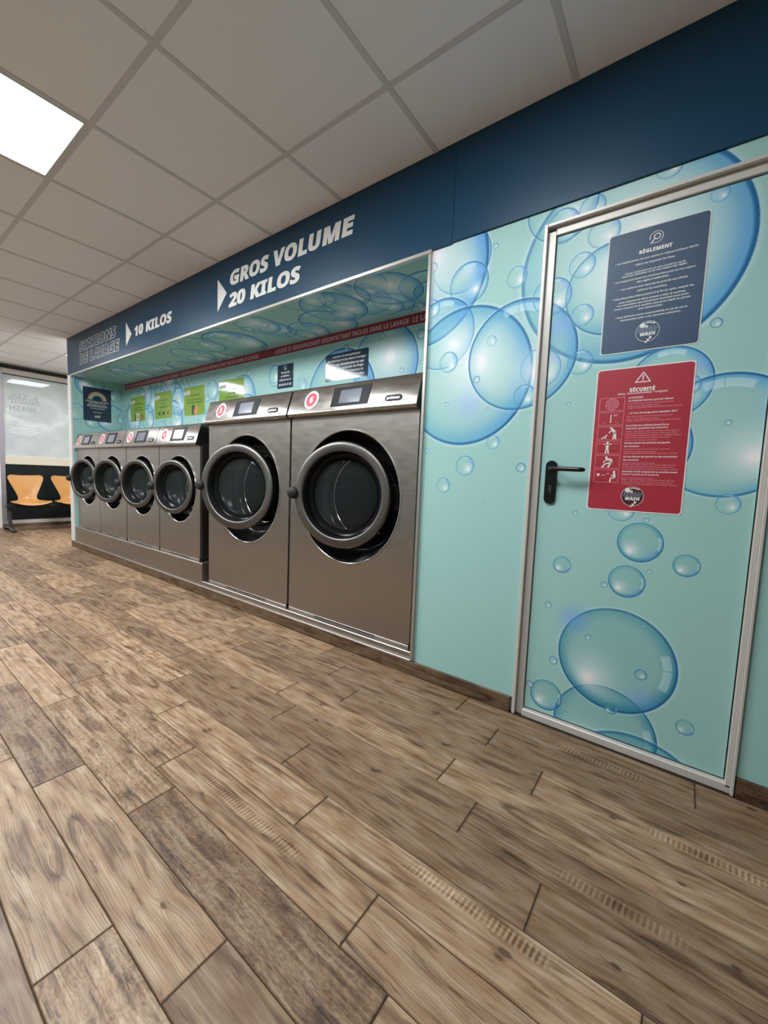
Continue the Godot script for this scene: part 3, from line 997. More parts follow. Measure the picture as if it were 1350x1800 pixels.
func build_door() -> void:
	var d := structure("door_1", "teal service door covered by the bubble mural, in an aluminium frame")
	var b := MB.new()
	# frame: outer lip proud of the wall, inner step set back
	b.box(Vector3(-0.535, 0.0, -0.05), Vector3(-0.522, 2.034, -0.0015), 0.0015)
	b.box(Vector3(-0.522, 0.0, -0.09), Vector3(-0.4935, 2.010, -0.022), 0.0015)
	part("frame_jamb", b.mesh(), M.frame, d)
	b = MB.new()
	b.box(Vector3(0.2015, 0.0, -0.05), Vector3(0.2105, 2.034, -0.0015), 0.0015)
	b.box(Vector3(0.187, 0.012, -0.09), Vector3(0.2015, 2.010, -0.010), 0.0015)
	part("frame_jamb", b.mesh(), M.frame, d)
	b = MB.new()
	b.box(Vector3(-0.522, 2.022, -0.05), Vector3(0.2015, 2.034, -0.0015), 0.0015)
	b.box(Vector3(-0.4935, 1.9925, -0.09), Vector3(0.187, 2.022, -0.022), 0.0015)
	part("frame_head", b.mesh(), M.frame, d)
	b = MB.new()
	b.box(Vector3(-0.4935, 0.0, -0.09), Vector3(0.2015, 0.030, -0.010), 0.002)
	part("threshold", b.mesh(), M.frame, d)
	b = MB.new()
	b.box(Vector3(-0.490, 0.036, LZ - 0.045), Vector3(0.1835, 1.988, LZ), 0.001)
	part("door_leaf", b.mesh(), M.mural, d)
	b = MB.new()
	var plate := PackedVector2Array()
	for p in rounded(0.044, 0.176, 0.0219, 10): plate.append(p + Vector2(-0.4475, 1.017))
	b.slab(plate, LZ, LZ + 0.009)
	part("handle_plate", b.mesh(), M.black, d, "black rounded handle plate")
	b = MB.new()
	b.tube([Vector3(-0.4475, 1.071, LZ + 0.008), Vector3(-0.4475, 1.071, LZ + 0.035), Vector3(-0.444, 1.071, LZ + 0.047), Vector3(-0.434, 1.071, LZ + 0.053), Vector3(-0.40, 1.0705, LZ + 0.055), Vector3(-0.335, 1.069, LZ + 0.055), Vector3(-0.322, 1.0687, LZ + 0.052), Vector3(-0.3185, 1.0685, LZ + 0.044)], [0.010, 0.0095, 0.0095, 0.0092, 0.0092, 0.0092, 0.0085, 0.006], 18)
	part("handle_lever", b.mesh(), M.black, d, "black lever handle pointing right")
	b = MB.new()
	b.disc(Vector3(-0.4475, 1.000, LZ + 0.0095), 0.0065, 0.0, 18)
	b.quad(Vector3(-0.4515, 1.0, LZ + 0.0095), Vector3(-0.4435, 1.0, LZ + 0.0095), Vector3(-0.4435, 0.978, LZ + 0.0095), Vector3(-0.4515, 0.978, LZ + 0.0095), Vector3(0, 0, 1))
	part("lock_cylinder", b.mesh(), M.grey_metal, d)
	b = MB.new()
	b.box(Vector3(-0.453, 1.0345, LZ + 0.008), Vector3(-0.442, 1.0362, LZ + 0.0096), 0.0003)
	part("handle_mark", b.mesh(), M.grey_metal, d)

func build_window() -> void:
	var w := structure("window_1", "shop window with frosted film above and dark glass below")
	var X := LEFT
	var zr := -1.60
	part("mullion", boxm(Vector3(X - 0.06, 0.052, 0.163), Vector3(X + 0.012, 2.44, 0.222), 0.003), mat(rgb(150, 144, 150), 0.45, 0.4), w)
	part("mullion", boxm(Vector3(X - 0.06, 0.052, zr), Vector3(X + 0.012, 2.44, zr + 0.06), 0.003), M.frame, w)
	part("bottom_rail", boxm(Vector3(X - 0.06, 0.052, zr + 0.06), Vector3(X + 0.01, 0.106, 0.163), 0.003), mat(rgb(206, 198, 192), 0.45, 0.2), w)
	part("transom", boxm(Vector3(X - 0.06, 0.986, zr + 0.06), Vector3(X + 0.012, 1.117, 0.163), 0.003), mat(rgb(208, 196, 176), 0.5), w)
	part("head_rail", boxm(Vector3(X - 0.06, 2.362, zr + 0.06), Vector3(X + 0.012, 2.44, 0.163), 0.003), mat(rgb(176, 166, 156), 0.55), w)
	part("glazing_bead", boxm(Vector3(X - 0.03, 2.350, zr + 0.06), Vector3(X + 0.002, 2.362, 0.163), 0.001), M.void, w)
	part("blind_slot", boxm(Vector3(X - 0.20, 2.44, zr), Vector3(X - 0.16, 2.52, 0.222), 0.001), mat(rgb(70, 62, 60), 0.8), w)
	var b := MB.new()
	part("blind_slot", boxm(Vector3(X - 0.20, 2.425, zr), Vector3(X - 0.058, 2.439, 0.222), 0.001), mat(rgb(120, 112, 106), 0.8), w)
	b = MB.new()
	b.q(Vector3(X - 0.010, 1.117, zr + 0.06), Vector3(X - 0.010, 1.117, 0.163), Vector3(X - 0.010, 2.351, 0.163), Vector3(X - 0.010, 2.351, zr + 0.06), Vector3(1, 0, 0))
	part("pane", b.mesh(), M.pane, w)
	b = MB.new()
	b.q(Vector3(X - 0.010, 0.106, zr + 0.06), Vector3(X - 0.010, 0.106, 0.163), Vector3(X - 0.010, 0.986, 0.163), Vector3(X - 0.010, 0.986, zr + 0.06), Vector3(1, 0, 0))
	part("pane", b.mesh(), M.pane, w)
	# frosted film on the outside of the upper pane, its print read from behind
	var im := Image.create(384, 288, false, Image.FORMAT_RGB8)
	var n := FastNoiseLite.new(); n.seed = 3; n.frequency = 0.012; n.fractal_octaves = 4
	for y in 288:
		for x in 384:
			var c := Vector2((x - 95) / 80.0, (y - 125) / 50.0)
			var swirl := exp(-absf(c.length() - 1.0 + 0.25 * n.get_noise_2d(x * 1.5, y * 1.5)) * 5.0) * (1.0 if c.y > -0.2 else 0.5)
			var t := 0.77 + 0.05 * n.get_noise_2d(x, y) + 0.09 * swirl
			im.set_pixel(x, y, Color(t * 0.985, t * 1.005, t * 0.99))
	var film := mat(Color.WHITE, 0.7, 0.0, 0.3)
	film.albedo_texture = ImageTexture.create_from_image(im)
	b = MB.new()
	var z0 := 0.163
	var z1 := zr + 0.06
	b.quad(Vector3(X - 0.016, 2.351, z0), Vector3(X - 0.016, 2.351, z1), Vector3(X - 0.016, 1.117, z1), Vector3(X - 0.016, 1.117, z0), Vector3(1, 0, 0), Vector2(0, 0), Vector2(1, 0), Vector2(1, 1), Vector2(0, 1))
	b.box(Vector3(X - 0.019, 1.117, z1), Vector3(X - 0.0165, 2.351, z0), 0.0)
	part("frosted_film", b.mesh(), film, w, "pale frosted film on the upper pane")
	# print, built facing +z then turned to face the room
	var prints := [[M.film_dark, 0], [M.film_print, 1]]
	for p in prints:
		b = MB.new()
		if p[1] == 0:
			letters(b, "Bubble", serif, Vector3(0.215, 0.0, 0), 0.40, 0.15, 0, 0.2, 0, 3, true)
			letters(b, "WASH", plain_font, Vector3(0.165, -0.11, 0), 0.33, 0.085, 0, 0.12, 0, 3, true)
			b.disc(Vector3(-0.02, -0.02, -0.0003), 0.250, 0.244, 40, 0.72)
		else:
			for s in 4:
				letters(b, ["LESSIVE ET ASSOUPLISSANT", "DÉSINFECTANT INCLUS DANS LE", "LAVAGE POUR VOTRE LINGE", "OUVERT 7J/7"][s], plain_font, Vector3(0.0, -0.385 - s * 0.033, 0), [0.30, 0.36, 0.31, 0.2][s], 0.017, 0.5, 0.1, 0, 5, true)
		var o := part("print", b.mesh(), p[0], w, "faint mirrored print on the frosted film")
		o.position = Vector3(X - 0.0155, 1.925, -0.075)
		o.rotation.y = PI / 2

# ---------------------------------------------------------------- washing machines
func panel_with_hole(w: float, y0: float, y1: float, c: Vector2, r: float) -> ArrayMesh:
	var b := MB.new()
	var angs := []
	for i in 72: angs.append(TAU * i / 72)
	for p in [Vector2(-w / 2, y0), Vector2(w / 2, y0), Vector2(w / 2, y1), Vector2(-w / 2, y1)]: angs.append(fposmod((p - c).angle(), TAU))
	angs.sort()
	var edge := func(a: float) -> Vector2:
		var d := Vector2(cos(a), sin(a))
		var t := 1e9
		if d.x > 1e-6: t = minf(t, (w / 2 - c.x) / d.x)
		if d.x < -1e-6: t = minf(t, (-w / 2 - c.x) / d.x)
		if d.y > 1e-6: t = minf(t, (y1 - c.y) / d.y)
		if d.y < -1e-6: t = minf(t, (y0 - c.y) / d.y)
		return c + d * t
	for i in angs.size():
		var a0: float = angs[i]
		var a1: float = angs[(i + 1) % angs.size()]
		var e0: Vector2 = edge.call(a0)
		var e1: Vector2 = edge.call(a1)
		var h0 := c + Vector2(cos(a0), sin(a0)) * r
		var h1 := c + Vector2(cos(a1), sin(a1)) * r
		b.q(Vector3(e0.x, e0.y, 0), Vector3(e1.x, e1.y, 0), Vector3(h1.x, h1.y, 0), Vector3(h0.x, h0.y, 0), Vector3(0, 0, 1))
	# returned edges, so that the sheet has a thickness
	var t := 0.018
	b.q(Vector3(-w / 2, y0, 0), Vector3(-w / 2, y1, 0), Vector3(-w / 2, y1, -t), Vector3(-w / 2, y0, -t), Vector3(-1, 0, 0))
	b.q(Vector3(w / 2, y0, 0), Vector3(w / 2, y1, 0), Vector3(w / 2, y1, -t), Vector3(w / 2, y0, -t), Vector3(1, 0, 0))
	b.q(Vector3(-w / 2, y0, 0), Vector3(w / 2, y0, 0), Vector3(w / 2, y0, -t), Vector3(-w / 2, y0, -t), Vector3(0, -1, 0))
	b.q(Vector3(-w / 2, y1, 0), Vector3(w / 2, y1, 0), Vector3(w / 2, y1, -t), Vector3(-w / 2, y1, -t), Vector3(0, 1, 0))
	return b.mesh()

func machine(cx: float, base: float, w: float, top: float, hole_y: float, hole_r: float, ring_y: float, ring_r: float, ring_at: Vector3, turn: float, big: bool, digit: String, label: String, group: String) -> void:
	var FZ := -0.040
	var t := thing("washing_machine", label, "washing machine", Vector3(cx, base, FZ), 0.0, group)
	var y1 := top - base            # underside of the console
	var cy := hole_y - base
	var depth := 0.50
	var b := MB.new()
	# carcass: sides, back and top; the front is open behind the panel
	b.box(Vector3(-w / 2, 0.0, -depth), Vector3(-w / 2 + 0.012, y1 + 0.02, -0.019), 0.001)
	b.box(Vector3(w / 2 - 0.012, 0.0, -depth), Vector3(w / 2, y1 + 0.02, -0.019), 0.001)
	b.box(Vector3(-w / 2, 0.0, -depth - 0.01), Vector3(w / 2, y1 + 0.15, -depth), 0.001)
	b.box(Vector3(-w / 2, 0.0, -depth), Vector3(w / 2, 0.012, -0.019), 0.001)
	b.box(Vector3(-w / 2 + 0.012, y1 + 0.0, -depth), Vector3(w / 2 - 0.012, y1 + 0.012, -0.019), 0.001)
	part("body", b.mesh(), M.casing, t)
	var fp := part("front_panel", panel_with_hole(w - 0.006, 0.018, y1 - 0.002, Vector2(0, cy), hole_r), M.steel, t)
	# kick strip along the foot with its drain slot
	b = MB.new()
	b.box(Vector3(-w / 2 + 0.003, 0.0, -0.018), Vector3(w / 2 - 0.003, 0.0165, 0.0), 0.002)
	part("kick_strip", b.mesh(), M.steel, t)
	b = MB.new()
	b.box(Vector3(-w * 0.24, 0.0055, -0.01), Vector3(w * 0.26, 0.0125 if not big else 0.014, 0.0008), 0.0005)
	part("drain_slot", b.mesh(), M.void, t)
	b = MB.new()
	b.box(Vector3(w / 2 - 0.009, 0.0, -0.012), Vector3(w / 2 + 0.0005, 0.030, 0.003), 0.001)
	part("foot_bracket", b.mesh(), M.rubber, t)
	# polished lip and black dish round the loading hole
	b = MB.new()
	var R := hole_r
	b.lathe([Vector2(R + 0.003, -0.006), Vector2(R + 0.003, 0.001), Vector2(R + 0.001, 0.004), Vector2(R - 0.003, 0.004), Vector2(R - 0.006, 0.001), Vector2(R - 0.007, -0.010)], 72)
	var lip := part("hole_rim", b.mesh(), M.chrome, t, "polished rim of the loading hole")
	lip.position = Vector3(0, cy, 0)
	b = MB.new()
	b.lathe([Vector2(R - 0.004, -0.004), Vector2(R * 0.95, -0.045), Vector2(R * 0.88, -0.095), Vector2(R * 0.84, -0.115), Vector2(R * 0.80, -0.125), Vector2(R * 0.72, -0.128), Vector2(R * 0.69, -0.118), Vector2(R * 0.665, -0.128), Vector2(R * 0.64, -0.17)], 72)
	var dish := part("loading_dish", b.mesh(), M.dish, t, "glossy black dish behind the door")
	dish.position = Vector3(0, cy, 0)
	b = MB.new()
	b.lathe([Vector2(R * 0.645, -0.168), Vector2(R * 0.68, -0.19), Vector2(R * 0.80, -0.20), Vector2(R * 0.80, -0.44), Vector2(R * 0.3, -0.46), Vector2(0.001, -0.45)], 72)
	part("drum_lip", ring_wire(R * 0.645, 0.005), M.chrome, t, "polished lip of the drum").position = Vector3(0, cy, -0.166)
	for k in 3:
		var a := TAU * (k / 3.0 + 0.13)
		var o := Vector3(cos(a), sin(a), 0)
		b.tube([o * R * 0.74 + Vector3(0, 0, -0.21), o * R * 0.74 + Vector3(0, 0, -0.43)], [R * 0.09, R * 0.09], 12)
	var drum := part("drum", b.mesh(), M.drum, t, "steel drum inside the machine")
	drum.position = Vector3(0, cy, 0)
	# sloping console
	b = MB.new()
	var prof := [Vector2(-0.30, 0.0), Vector2(0.020, 0.0), Vector2(0.031, 0.003), Vector2(0.038, 0.009), Vector2(0.040, 0.017), Vector2(0.0385, 0.024), Vector2(-0.0085, 0.174), Vector2(-0.0115, 0.179), Vector2(-0.017, 0.181), Vector2(-0.475, 0.181), Vector2(-0.475, 0.15), Vector2(-0.30, 0.15)]
	b.push_x(prof, -w / 2 + 0.0015, w / 2 - 0.0015, 0.6)
	var con := part("console", b.mesh(), M.console, t)
	con.position = Vector3(0, y1, 0)
	# parts of the console lie in its sloping plane: origin at its lower edge, tilted back
	var tilt := -atan2(0.047, 0.150)
	var on := func(called: String, m: Mesh, material: Material, x: float, s: float, lift: float, lab := ""):
		var o := part(called, m, material, con, lab)
		var d := Vector3(0, 0.150, -0.047).normalized()
		o.position = Vector3(x, 0.021, 0.0395) + d * s + Vector3(0, 0.299, 0.954) * lift
		o.rotation.x = tilt
		return o
	var bw := 0.28 if big else 0.238
	var bx := 0.026 if big else 0.03
	b = MB.new(); b.box(Vector3(-bw / 2, -0.060, -0.004), Vector3(bw / 2, 0.060, 0.0025), 0.001)
	on.call("display_bezel", b.mesh(), M.bezel, bx, 0.082, 0.0)
	b = MB.new(); b.box(Vector3(-0.079, -0.041, -0.002), Vector3(0.079, 0.041, 0.0012), 0.0004)
	on.call("display_screen", b.mesh(), M.screen, bx, 0.080, 0.0022, "grey lit display")
	b = MB.new()
	b.slab(rounded(0.108, 0.034, 0.0168, 8), -0.002, 0.003)
	var gx := 0.334 if big else 0.25
	on.call("badge_plate", b.mesh(), M.bezel, gx, 0.040, 0.0)
	b = MB.new()
	letters(b, "primus", plain_font, Vector3(0, -0.0115, 0.0), 0.082, 0.021, 0.5, 0.1, 0.0006)
	on.call("badge_lettering", b.mesh(), M.alu, gx, 0.040, 0.0033)
	var sx := -0.289 if big else -0.22
	var sr := 0.059 if big else 0.056
	b = MB.new()
	var disc := PackedVector2Array()
	for i in 36: disc.append(Vector2(cos(TAU * i / 36), sin(TAU * i / 36)) * sr)
	b.slab(disc, -0.001, 0.0008)
	on.call("number_sticker", b.mesh(), M.sticker_white, sx, 0.083, 0.0006, "round white and red sticker with number " + digit)
	b = MB.new()
	b.disc(Vector3.ZERO, sr * 0.76, 0.0, 36)
	on.call("sticker_disc", b.mesh(), M.sticker_red, sx, 0.083, 0.0019)
	b = MB.new()
	block_letters(b, digit, Vector3(0, -sr * 0.36, 0), 0.0, sr * 0.72, 0.5, 0.0, 0.0, 1.6)
	on.call("sticker_number", b.mesh(), M.sticker_white, sx, 0.083, 0.0026)
	# door, left ajar: a heavy ring with a glass bowl, hinged on the right
	var r := ring_r
	b = MB.new()
	b.lathe([Vector2(r * 0.80, -0.055), Vector2(r * 0.93, -0.055), Vector2(r * 0.975, -0.045), Vector2(r * 0.995, -0.022), Vector2(r, -0.002), Vector2(r * 0.99, 0.009), Vector2(r * 0.965, 0.0155), Vector2(r * 0.93, 0.018), Vector2(r * 0.845, 0.018), Vector2(r * 0.825, 0.0165), Vector2(r * 0.813, 0.012), Vector2(r * 0.806, 0.004), Vector2(r * 0.797, -0.030), Vector2(r * 0.79, -0.046)], 96, 0.6)
	var door := part("door", b.mesh(), M.ring, t, "brushed grey ring door standing ajar")
	door.position = ring_at - t.position
	door.rotation.y = turn
	b = MB.new()
	b.lathe([Vector2(r * 0.94, -0.0545), Vector2(r * 0.93, -0.060), Vector2(r * 0.78, -0.064), Vector2(r * 0.70, -0.075), Vector2(r * 0.66, -0.09)], 64)
	b.lathe([Vector2(r * 0.66, -0.09), Vector2(r * 0.74, -0.070), Vector2(r * 0.795, -0.047), Vector2(r * 0.775, -0.040), Vector2(r * 0.755, -0.044), Vector2(r * 0.71, -0.050), Vector2(r * 0.69, -0.048), Vector2(r * 0.68, -0.056), Vector2(r * 0.67, -0.066)], 64)
	part("door_gasket", b.mesh(), M.dish, door)
	b = MB.new()
	var dome := []
	for i in 13:
		var a := PI / 2 * i / 12.0
		dome.append(Vector2(maxf(r * 0.675 * cos(a), 0.0005) if i < 12 else 0.0005, -0.056 + r * 0.075 * sin(a)))
	b.lathe(dome, 64)
	part("door_glass", b.mesh(), M.glass, door, "clear domed glass of the door")
	b = MB.new()
	var kx := -(r + 0.004 if big else r + 0.006)
	var kr := 0.037 if big else 0.036
	b.lathe([Vector2(kr * 0.35, -0.04), Vector2(kr * 0.5, -0.02), Vector2(kr * 0.93, -0.012), Vector2(kr, 0.0), Vector2(kr * 0.97, 0.012), Vector2(kr * 0.85, 0.021), Vector2(kr * 0.6, 0.027), Vector2(kr * 0.3, 0.030), Vector2(0.0005, 0.0305)], 32, 0.4, Vector3(kx, 0.0, 0.012))
	part("door_knob", b.mesh(), M.rubber, door, "round black knob on the left of the door")
	b = MB.new()
	b.box(Vector3(r * 0.80, -0.075, -0.078), Vector3(r + 0.03, 0.075, -0.045), 0.006)
	part("door_hinge", b.mesh(), M.black, door)

func ring_wire(r: float, thick: float) -> ArrayMesh:
	var b := MB.new()
	var p := []
	for i in 13:
		var a := TAU * i / 12.0
		p.append(Vector2(r + thick * cos(a), thick * sin(a)))
	b.lathe(p, 64, 0.3)
	return b.mesh()

func build_machines() -> void:
	M.screen = mat(rgb(92, 94, 104), 0.15)
	M.screen.emission_enabled = true
	M.screen.emission = rgb(150, 150, 165)
	M.screen.emission_energy_multiplier = 0.16
	M.sticker_white = mat(rgb(236, 226, 224), 0.45)
	M.sticker_red = mat(rgb(196, 56, 74), 0.45)
	var G := "stainless washing machines in the niche"
	machine(-1.584, 0.1105, 0.966, 1.362, 0.886, 0.389, 0.897, 0.311, Vector3(-1.5933, 0.897, -0.0107), deg_to_rad(15.9), true, "6", "large stainless washing machine numbered 6, beside the bubble mural wall", G)
	machine(-2.562, 0.1105, 0.966, 1.362, 0.886, 0.389, 0.905, 0.307, Vector3(-2.5753, 0.902, 0.020), deg_to_rad(18.5), true, "5", "large stainless washing machine numbered 5, left of number 6", G)
	var xs := [-3.522, -4.228, -4.936, -5.640]
	var cs := [-3.5386, -4.2416, -4.9503, -5.6445]
	var ds := ["4", "3", "2", "1"]
	var ls := ["small stainless washing machine numbered 4, right of its row and beside number 5", "small stainless washing machine numbered 3, third of the small row from the window end", "small stainless washing machine numbered 2, second of the small row from the window end", "small stainless washing machine numbered 1, at the far left end of the niche"]
	for i in 4:
		machine(xs[i], 0.2555, 0.700, 1.207, 0.840, 0.287, 0.857, 0.233, Vector3(cs[i], 0.857, 0.003), deg_to_rad(15.0), false, ds[i], ls[i], G)

# ---------------------------------------------------------------- posters and stickers
func card(called: String, label: String, at: Vector3, w: float, h: float, turn: float, face: Material, border: float, corner: float, group := "", edge: Material = null) -> Node3D:
	var t := thing(called, label, "sign", at, turn, group)
	var b := MB.new()
	b.slab(rounded(w, h, corner), 0.0, 0.0012)
	part("card", b.mesh(), edge if edge else (M.white if border > 0.0 else face), t)
	if border > 0.0:
		b = MB.new()
		b.slab(rounded(w - border * 2, h - border * 2, maxf(corner - border * 0.5, 0.001)), 0.0011, 0.0016)
		part("face", b.mesh(), face, t)
	return t

func wash_logo(t: Node3D, c: Vector2, r: float, z: float, disc_mat: Material) -> void:
	var b := MB.new()
	b.disc(Vector3(c.x, c.y, z), r, 0.0, 40)
	part("logo_disc", b.mesh(), disc_mat, t)
	b = MB.new()
	b.disc(Vector3(c.x, c.y, z + 0.0002), r, r * 0.965, 48)
	for k in [[-0.46, 0.62, 0.24], [-0.10, 0.46, 0.14], [0.28, -0.62, 0.12], [0.10, -0.84, 0.11], [-0.06, -1.02, 0.09], [0.5, 0.72, 0.07]]:
		b.disc(Vector3(c.x + k[0] * r, c.y + k[1] * r, z + 0.0004), k[2] * r, 0.0, 20)
	b.stroke([c + Vector2(-0.2, 0.80) * r, c + Vector2(0.1, 0.86) * r, c + Vector2(0.35, 0.74) * r, c + Vector2(0.55, 0.8) * r], r * 0.09, z + 0.0004)
	block_letters(b, "WASH", Vector3(c.x, c.y - r * 0.42, z + 0.0008), r * 1.35, r * 0.36, 0.5, 0.15, 0.0, 2.0)
	part("logo_print", b.mesh(), M.ink, t)
	b = MB.new()
	letters(b, "Bubble", serif, Vector3(c.x, c.y - r * 0.02, z + 0.0006), r * 1.75, r * 0.52, 0.5, 0.25, 0, 5)
	part("logo_script", b.mesh(), M.logo_grey, t)

func build_signs() -> void:
	M.logo_grey = mat(rgb(120, 138, 152), 0.5)
	M.logo_dark = mat(rgb(70, 24, 34), 0.4)
	# house rules on the door
	var t := card("rules_poster", "slate blue rules poster headed RÈGLEMENT, upper of the two on the door", Vector3(-0.1540, 1.7165, LZ), 0.299, 0.430, 0.0, M.slate, 0.0035, 0.012)
	var c := Vector3(-0.154, 1.7165, 0)
	var z := 0.0018
	var b := MB.new()
	block_letters(b, "RÈGLEMENT", Vector3(0, 1.8415 - c.y, z), 0.097, 0.0165, 0.5, 0.0, 0.0, 1.6)
	part("heading", b.mesh(), M.ink, t)
	var lines := ["• Cet établissement est sous alarme et vidéosurveillance 24h/24", "• Merci de respecter les lieux.", "• Aucun remboursement ne sera accordé en cas de", "mauvaise utilisation ou de non-respect des règles.", "• Le chargement abusif des machines fait partie du non-respect", "des règles d'utilisation.", "• Les séchoirs sont réservés en priorité aux clients", "utilisant les machines.", "• Vous êtes priés d'être présent à la fin du cycle, auquel cas,", "vous autorisez le client suivant à vider la machine.", "• Les colorations sont strictement interdites sous peine", "d'avoir constaté de la machine ainsi qu'un dépôt de plainte", "pour détérioration.", "• Nous déclinons toutes responsabilités en cas de vol ou", "détérioration suite à une mauvaise utilisation."]
	var ys := [1.826, 1.807, 1.785, 1.7745, 1.759, 1.7465, 1.730, 1.7175, 1.698, 1.6855, 1.673, 1.662, 1.651, 1.631, 1.621]
	b = MB.new()
	for i in lines.size():
		letters(b, lines[i], plain_font, Vector3(0, ys[i] - 0.0045 - c.y, z), 0.00385 * lines[i].length(), 0.0, 0.5, 0, 0, 8)
	part("small_print", b.mesh(), M.ink, t)
	b = MB.new()
	var ic := Vector2(0, 1.8875 - c.y)
	for i in 40:
		var a0 := -2.2 + 5.6 * i / 40; var a1 := -2.2 + 5.6 * (i + 1) / 40
		b.stroke([ic + Vector2(cos(a0), sin(a0)) * 0.0195, ic + Vector2(cos(a1), sin(a1)) * 0.0195], 0.0028, z)
	b.disc(Vector3(ic.x + 0.002, ic.y + 0.002, z), 0.0105, 0.0075, 28)
	b.stroke([ic + Vector2(-0.006, -0.006), ic + Vector2(-0.016, -0.019)], 0.0034, z)
	part("icon", b.mesh(), M.ink, t, "white magnifying glass icon")
	wash_logo(t, Vector2(-0.002, 1.567 - c.y), 0.036, z, M.slate)
	# safety poster
	t = card("safety_poster", "red safety poster headed SÉCURITÉ, lower of the two on the door", Vector3(-0.1557, 1.183, LZ), 0.303, 0.530, 0.0, M.red, 0.0045, 0.012)
	c = Vector3(-0.1557, 1.183, 0)
	b = MB.new()
	block_letters(b, "SÉCURITÉ", Vector3(0, 1.357 - c.y, z), 0.078, 0.0175, 0.5, 0.0, 0.0, 1.6)
	letters(b, "Safety - Sicherheitshinweise - Veiligheid", plain_font, Vector3(0, 1.3475 - c.y, z), 0.152, 0.0, 0.5, 0, 0, 8)
	part("heading", b.mesh(), M.ink, t)
	b = MB.new()
	b.stroke([Vector2(0, 1.4245 - c.y), Vector2(-0.0225, 1.3905 - c.y), Vector2(0.0225, 1.3905 - c.y), Vector2(0, 1.4245 - c.y)], 0.0032, z)
	b.stroke([Vector2(0, 1.414 - c.y), Vector2(0, 1.402 - c.y)], 0.004, z)
	b.disc(Vector3(0, 1.3965 - c.y, z), 0.0022, 0.0, 12)
	part("warning_triangle", b.mesh(), M.ink, t, "white warning triangle with exclamation mark")
	b = MB.new()
	var bold := [["ATTENTION", 1.335, 0.045], ["Ce matériel tourne à grande vitesse", 1.3225, 0.136], ["... et l'eau de lavage peut atteindre 90°C", 1.278, 0.151], ["Surveillez les enfants lorsqu'ils se", 1.2325, 0.130], ["trouvent à proximité des machines", 1.2225, 0.128], ["Ne pas laisser les enfants manipuler", 1.169, 0.140], ["les machines", 1.159, 0.047], ["Ne pas laisser les portes ou les couvercles", 1.119, 0.163], ["des machines", 1.109, 0.049], ["Attendre l'arrêt complet de la machine avant", 1.0645, 0.168], ["d'ouvrir la porte ou le couvercle", 1.0545, 0.115]]
	for l in bold:
		letters(b, l[0], plain_font, Vector3(-0.196 - c.x, l[1] - 0.002 - c.y, z), l[2], 0.0, 0.0, 0, 0, 8)
	part("bold_print", b.mesh(), M.ink, t)
	b = MB.new()
	var fine := [[1.3135, 3], [1.2665, 3], [1.213, 5], [1.1475, 3], [1.0985, 4], [1.0435, 4]]
	var words := ["Danger : high speed rotation, do not open before the stop", "Achtung: hohe Drehzahl der Trommel, nicht vorher öffnen", "Let op: hoge snelheid, niet openen voor volledige stilstand", "Keep children away from the machines at any time", "Kinder von den Maschinen fernhalten"]
	for f in fine:
		for k in f[1]:
			letters(b, words[(k + f[1]) % 5], sans, Vector3(-0.196 - c.x, f[0] - k * 0.0078 - 0.002 - c.y, z), 0.00285 * words[(k + f[1]) % 5].length(), 0.0, 0.0, 0, 0, 9)
	part("fine_print", b.mesh(), M.pink_ink, t)
	# six framed pictograms
	b = MB.new()
	var pic := MB.new()
	for i in 6:
		var o := Vector2(-0.248 - c.x, 1.3165 - i * 0.0535 - c.y)
		b.stroke([o + Vector2(-0.041, -0.024), o + Vector2(0.041, -0.024), o + Vector2(0.041, 0.024), o + Vector2(-0.041, 0.024), o + Vector2(-0.041, -0.024)], 0.0011, z)
		var S := func(pts: Array, w: float):
			var q := []
			for p in pts: q.append(o + p)
			pic.stroke(q, w, z)
		var D := func(x: float, y: float, r: float): pic.disc(Vector3(o.x + x, o.y + y, z), r, 0.0, 16)
		if i == 0:
			b.disc(Vector3(o.x, o.y, z), 0.0215, 0.0200, 32)
			for k in 8:
				var q := []
				for s in 7:
					var a := TAU * k / 8.0 + s * 0.32
					q.append(o + Vector2(cos(a), sin(a)) * (0.004 + s * 0.0025))
				b.stroke(q, 0.0015, z)
		elif i == 1:
			S.call([Vector2(0, -0.014), Vector2(0, 0.012)], 0.003); D.call(0, 0.013, 0.0025)
			b.disc(Vector3(o.x, o.y - 0.016, z), 0.026, 0.0248, 32, 0.2)
			letters(b, "90°", plain_font, Vector3(o.x + 0.008, o.y + 0.008, z), 0.0, 0.008, 0, 0, 0, 9)
		elif i == 2:
			D.call(0.004, 0.019, 0.0035)
			S.call([Vector2(0.007, 0.014), Vector2(0.017, 0.004)], 0.0095); S.call([Vector2(0.017, 0.005), Vector2(0.013, -0.021)], 0.005); S.call([Vector2(0.018, 0.004), Vector2(0.021, -0.021)], 0.005); S.call([Vector2(0.006, 0.012), Vector2(-0.002, 0.001)], 0.003)
			D.call(-0.010, -0.008, 0.003); S.call([Vector2(-0.011, -0.012), Vector2(-0.022, -0.017), Vector2(-0.026, -0.02)], 0.004); S.call([Vector2(-0.012, -0.013), Vector2(-0.012, -0.021)], 0.0025)
		elif i == 3:
			D.call(-0.004, 0.018, 0.0042)
			S.call([Vector2(-0.004, 0.012), Vector2(-0.004, -0.004)], 0.009); S.call([Vector2(-0.006, -0.003), Vector2(-0.009, -0.022)], 0.0042); S.call([Vector2(-0.002, -0.003), Vector2(0.001, -0.022)], 0.0042)
			S.call([Vector2(-0.004, 0.010), Vector2(-0.017, 0.014)], 0.003); S.call([Vector2(-0.004, 0.010), Vector2(0.010, 0.014)], 0.003)
			for k in 3:
				D.call(0.018 + k * 0.007, 0.015, 0.0012); D.call(-0.024 - k * 0.006, 0.015, 0.0012)
		elif i == 4:
			D.call(-0.004, 0.016, 0.0042)
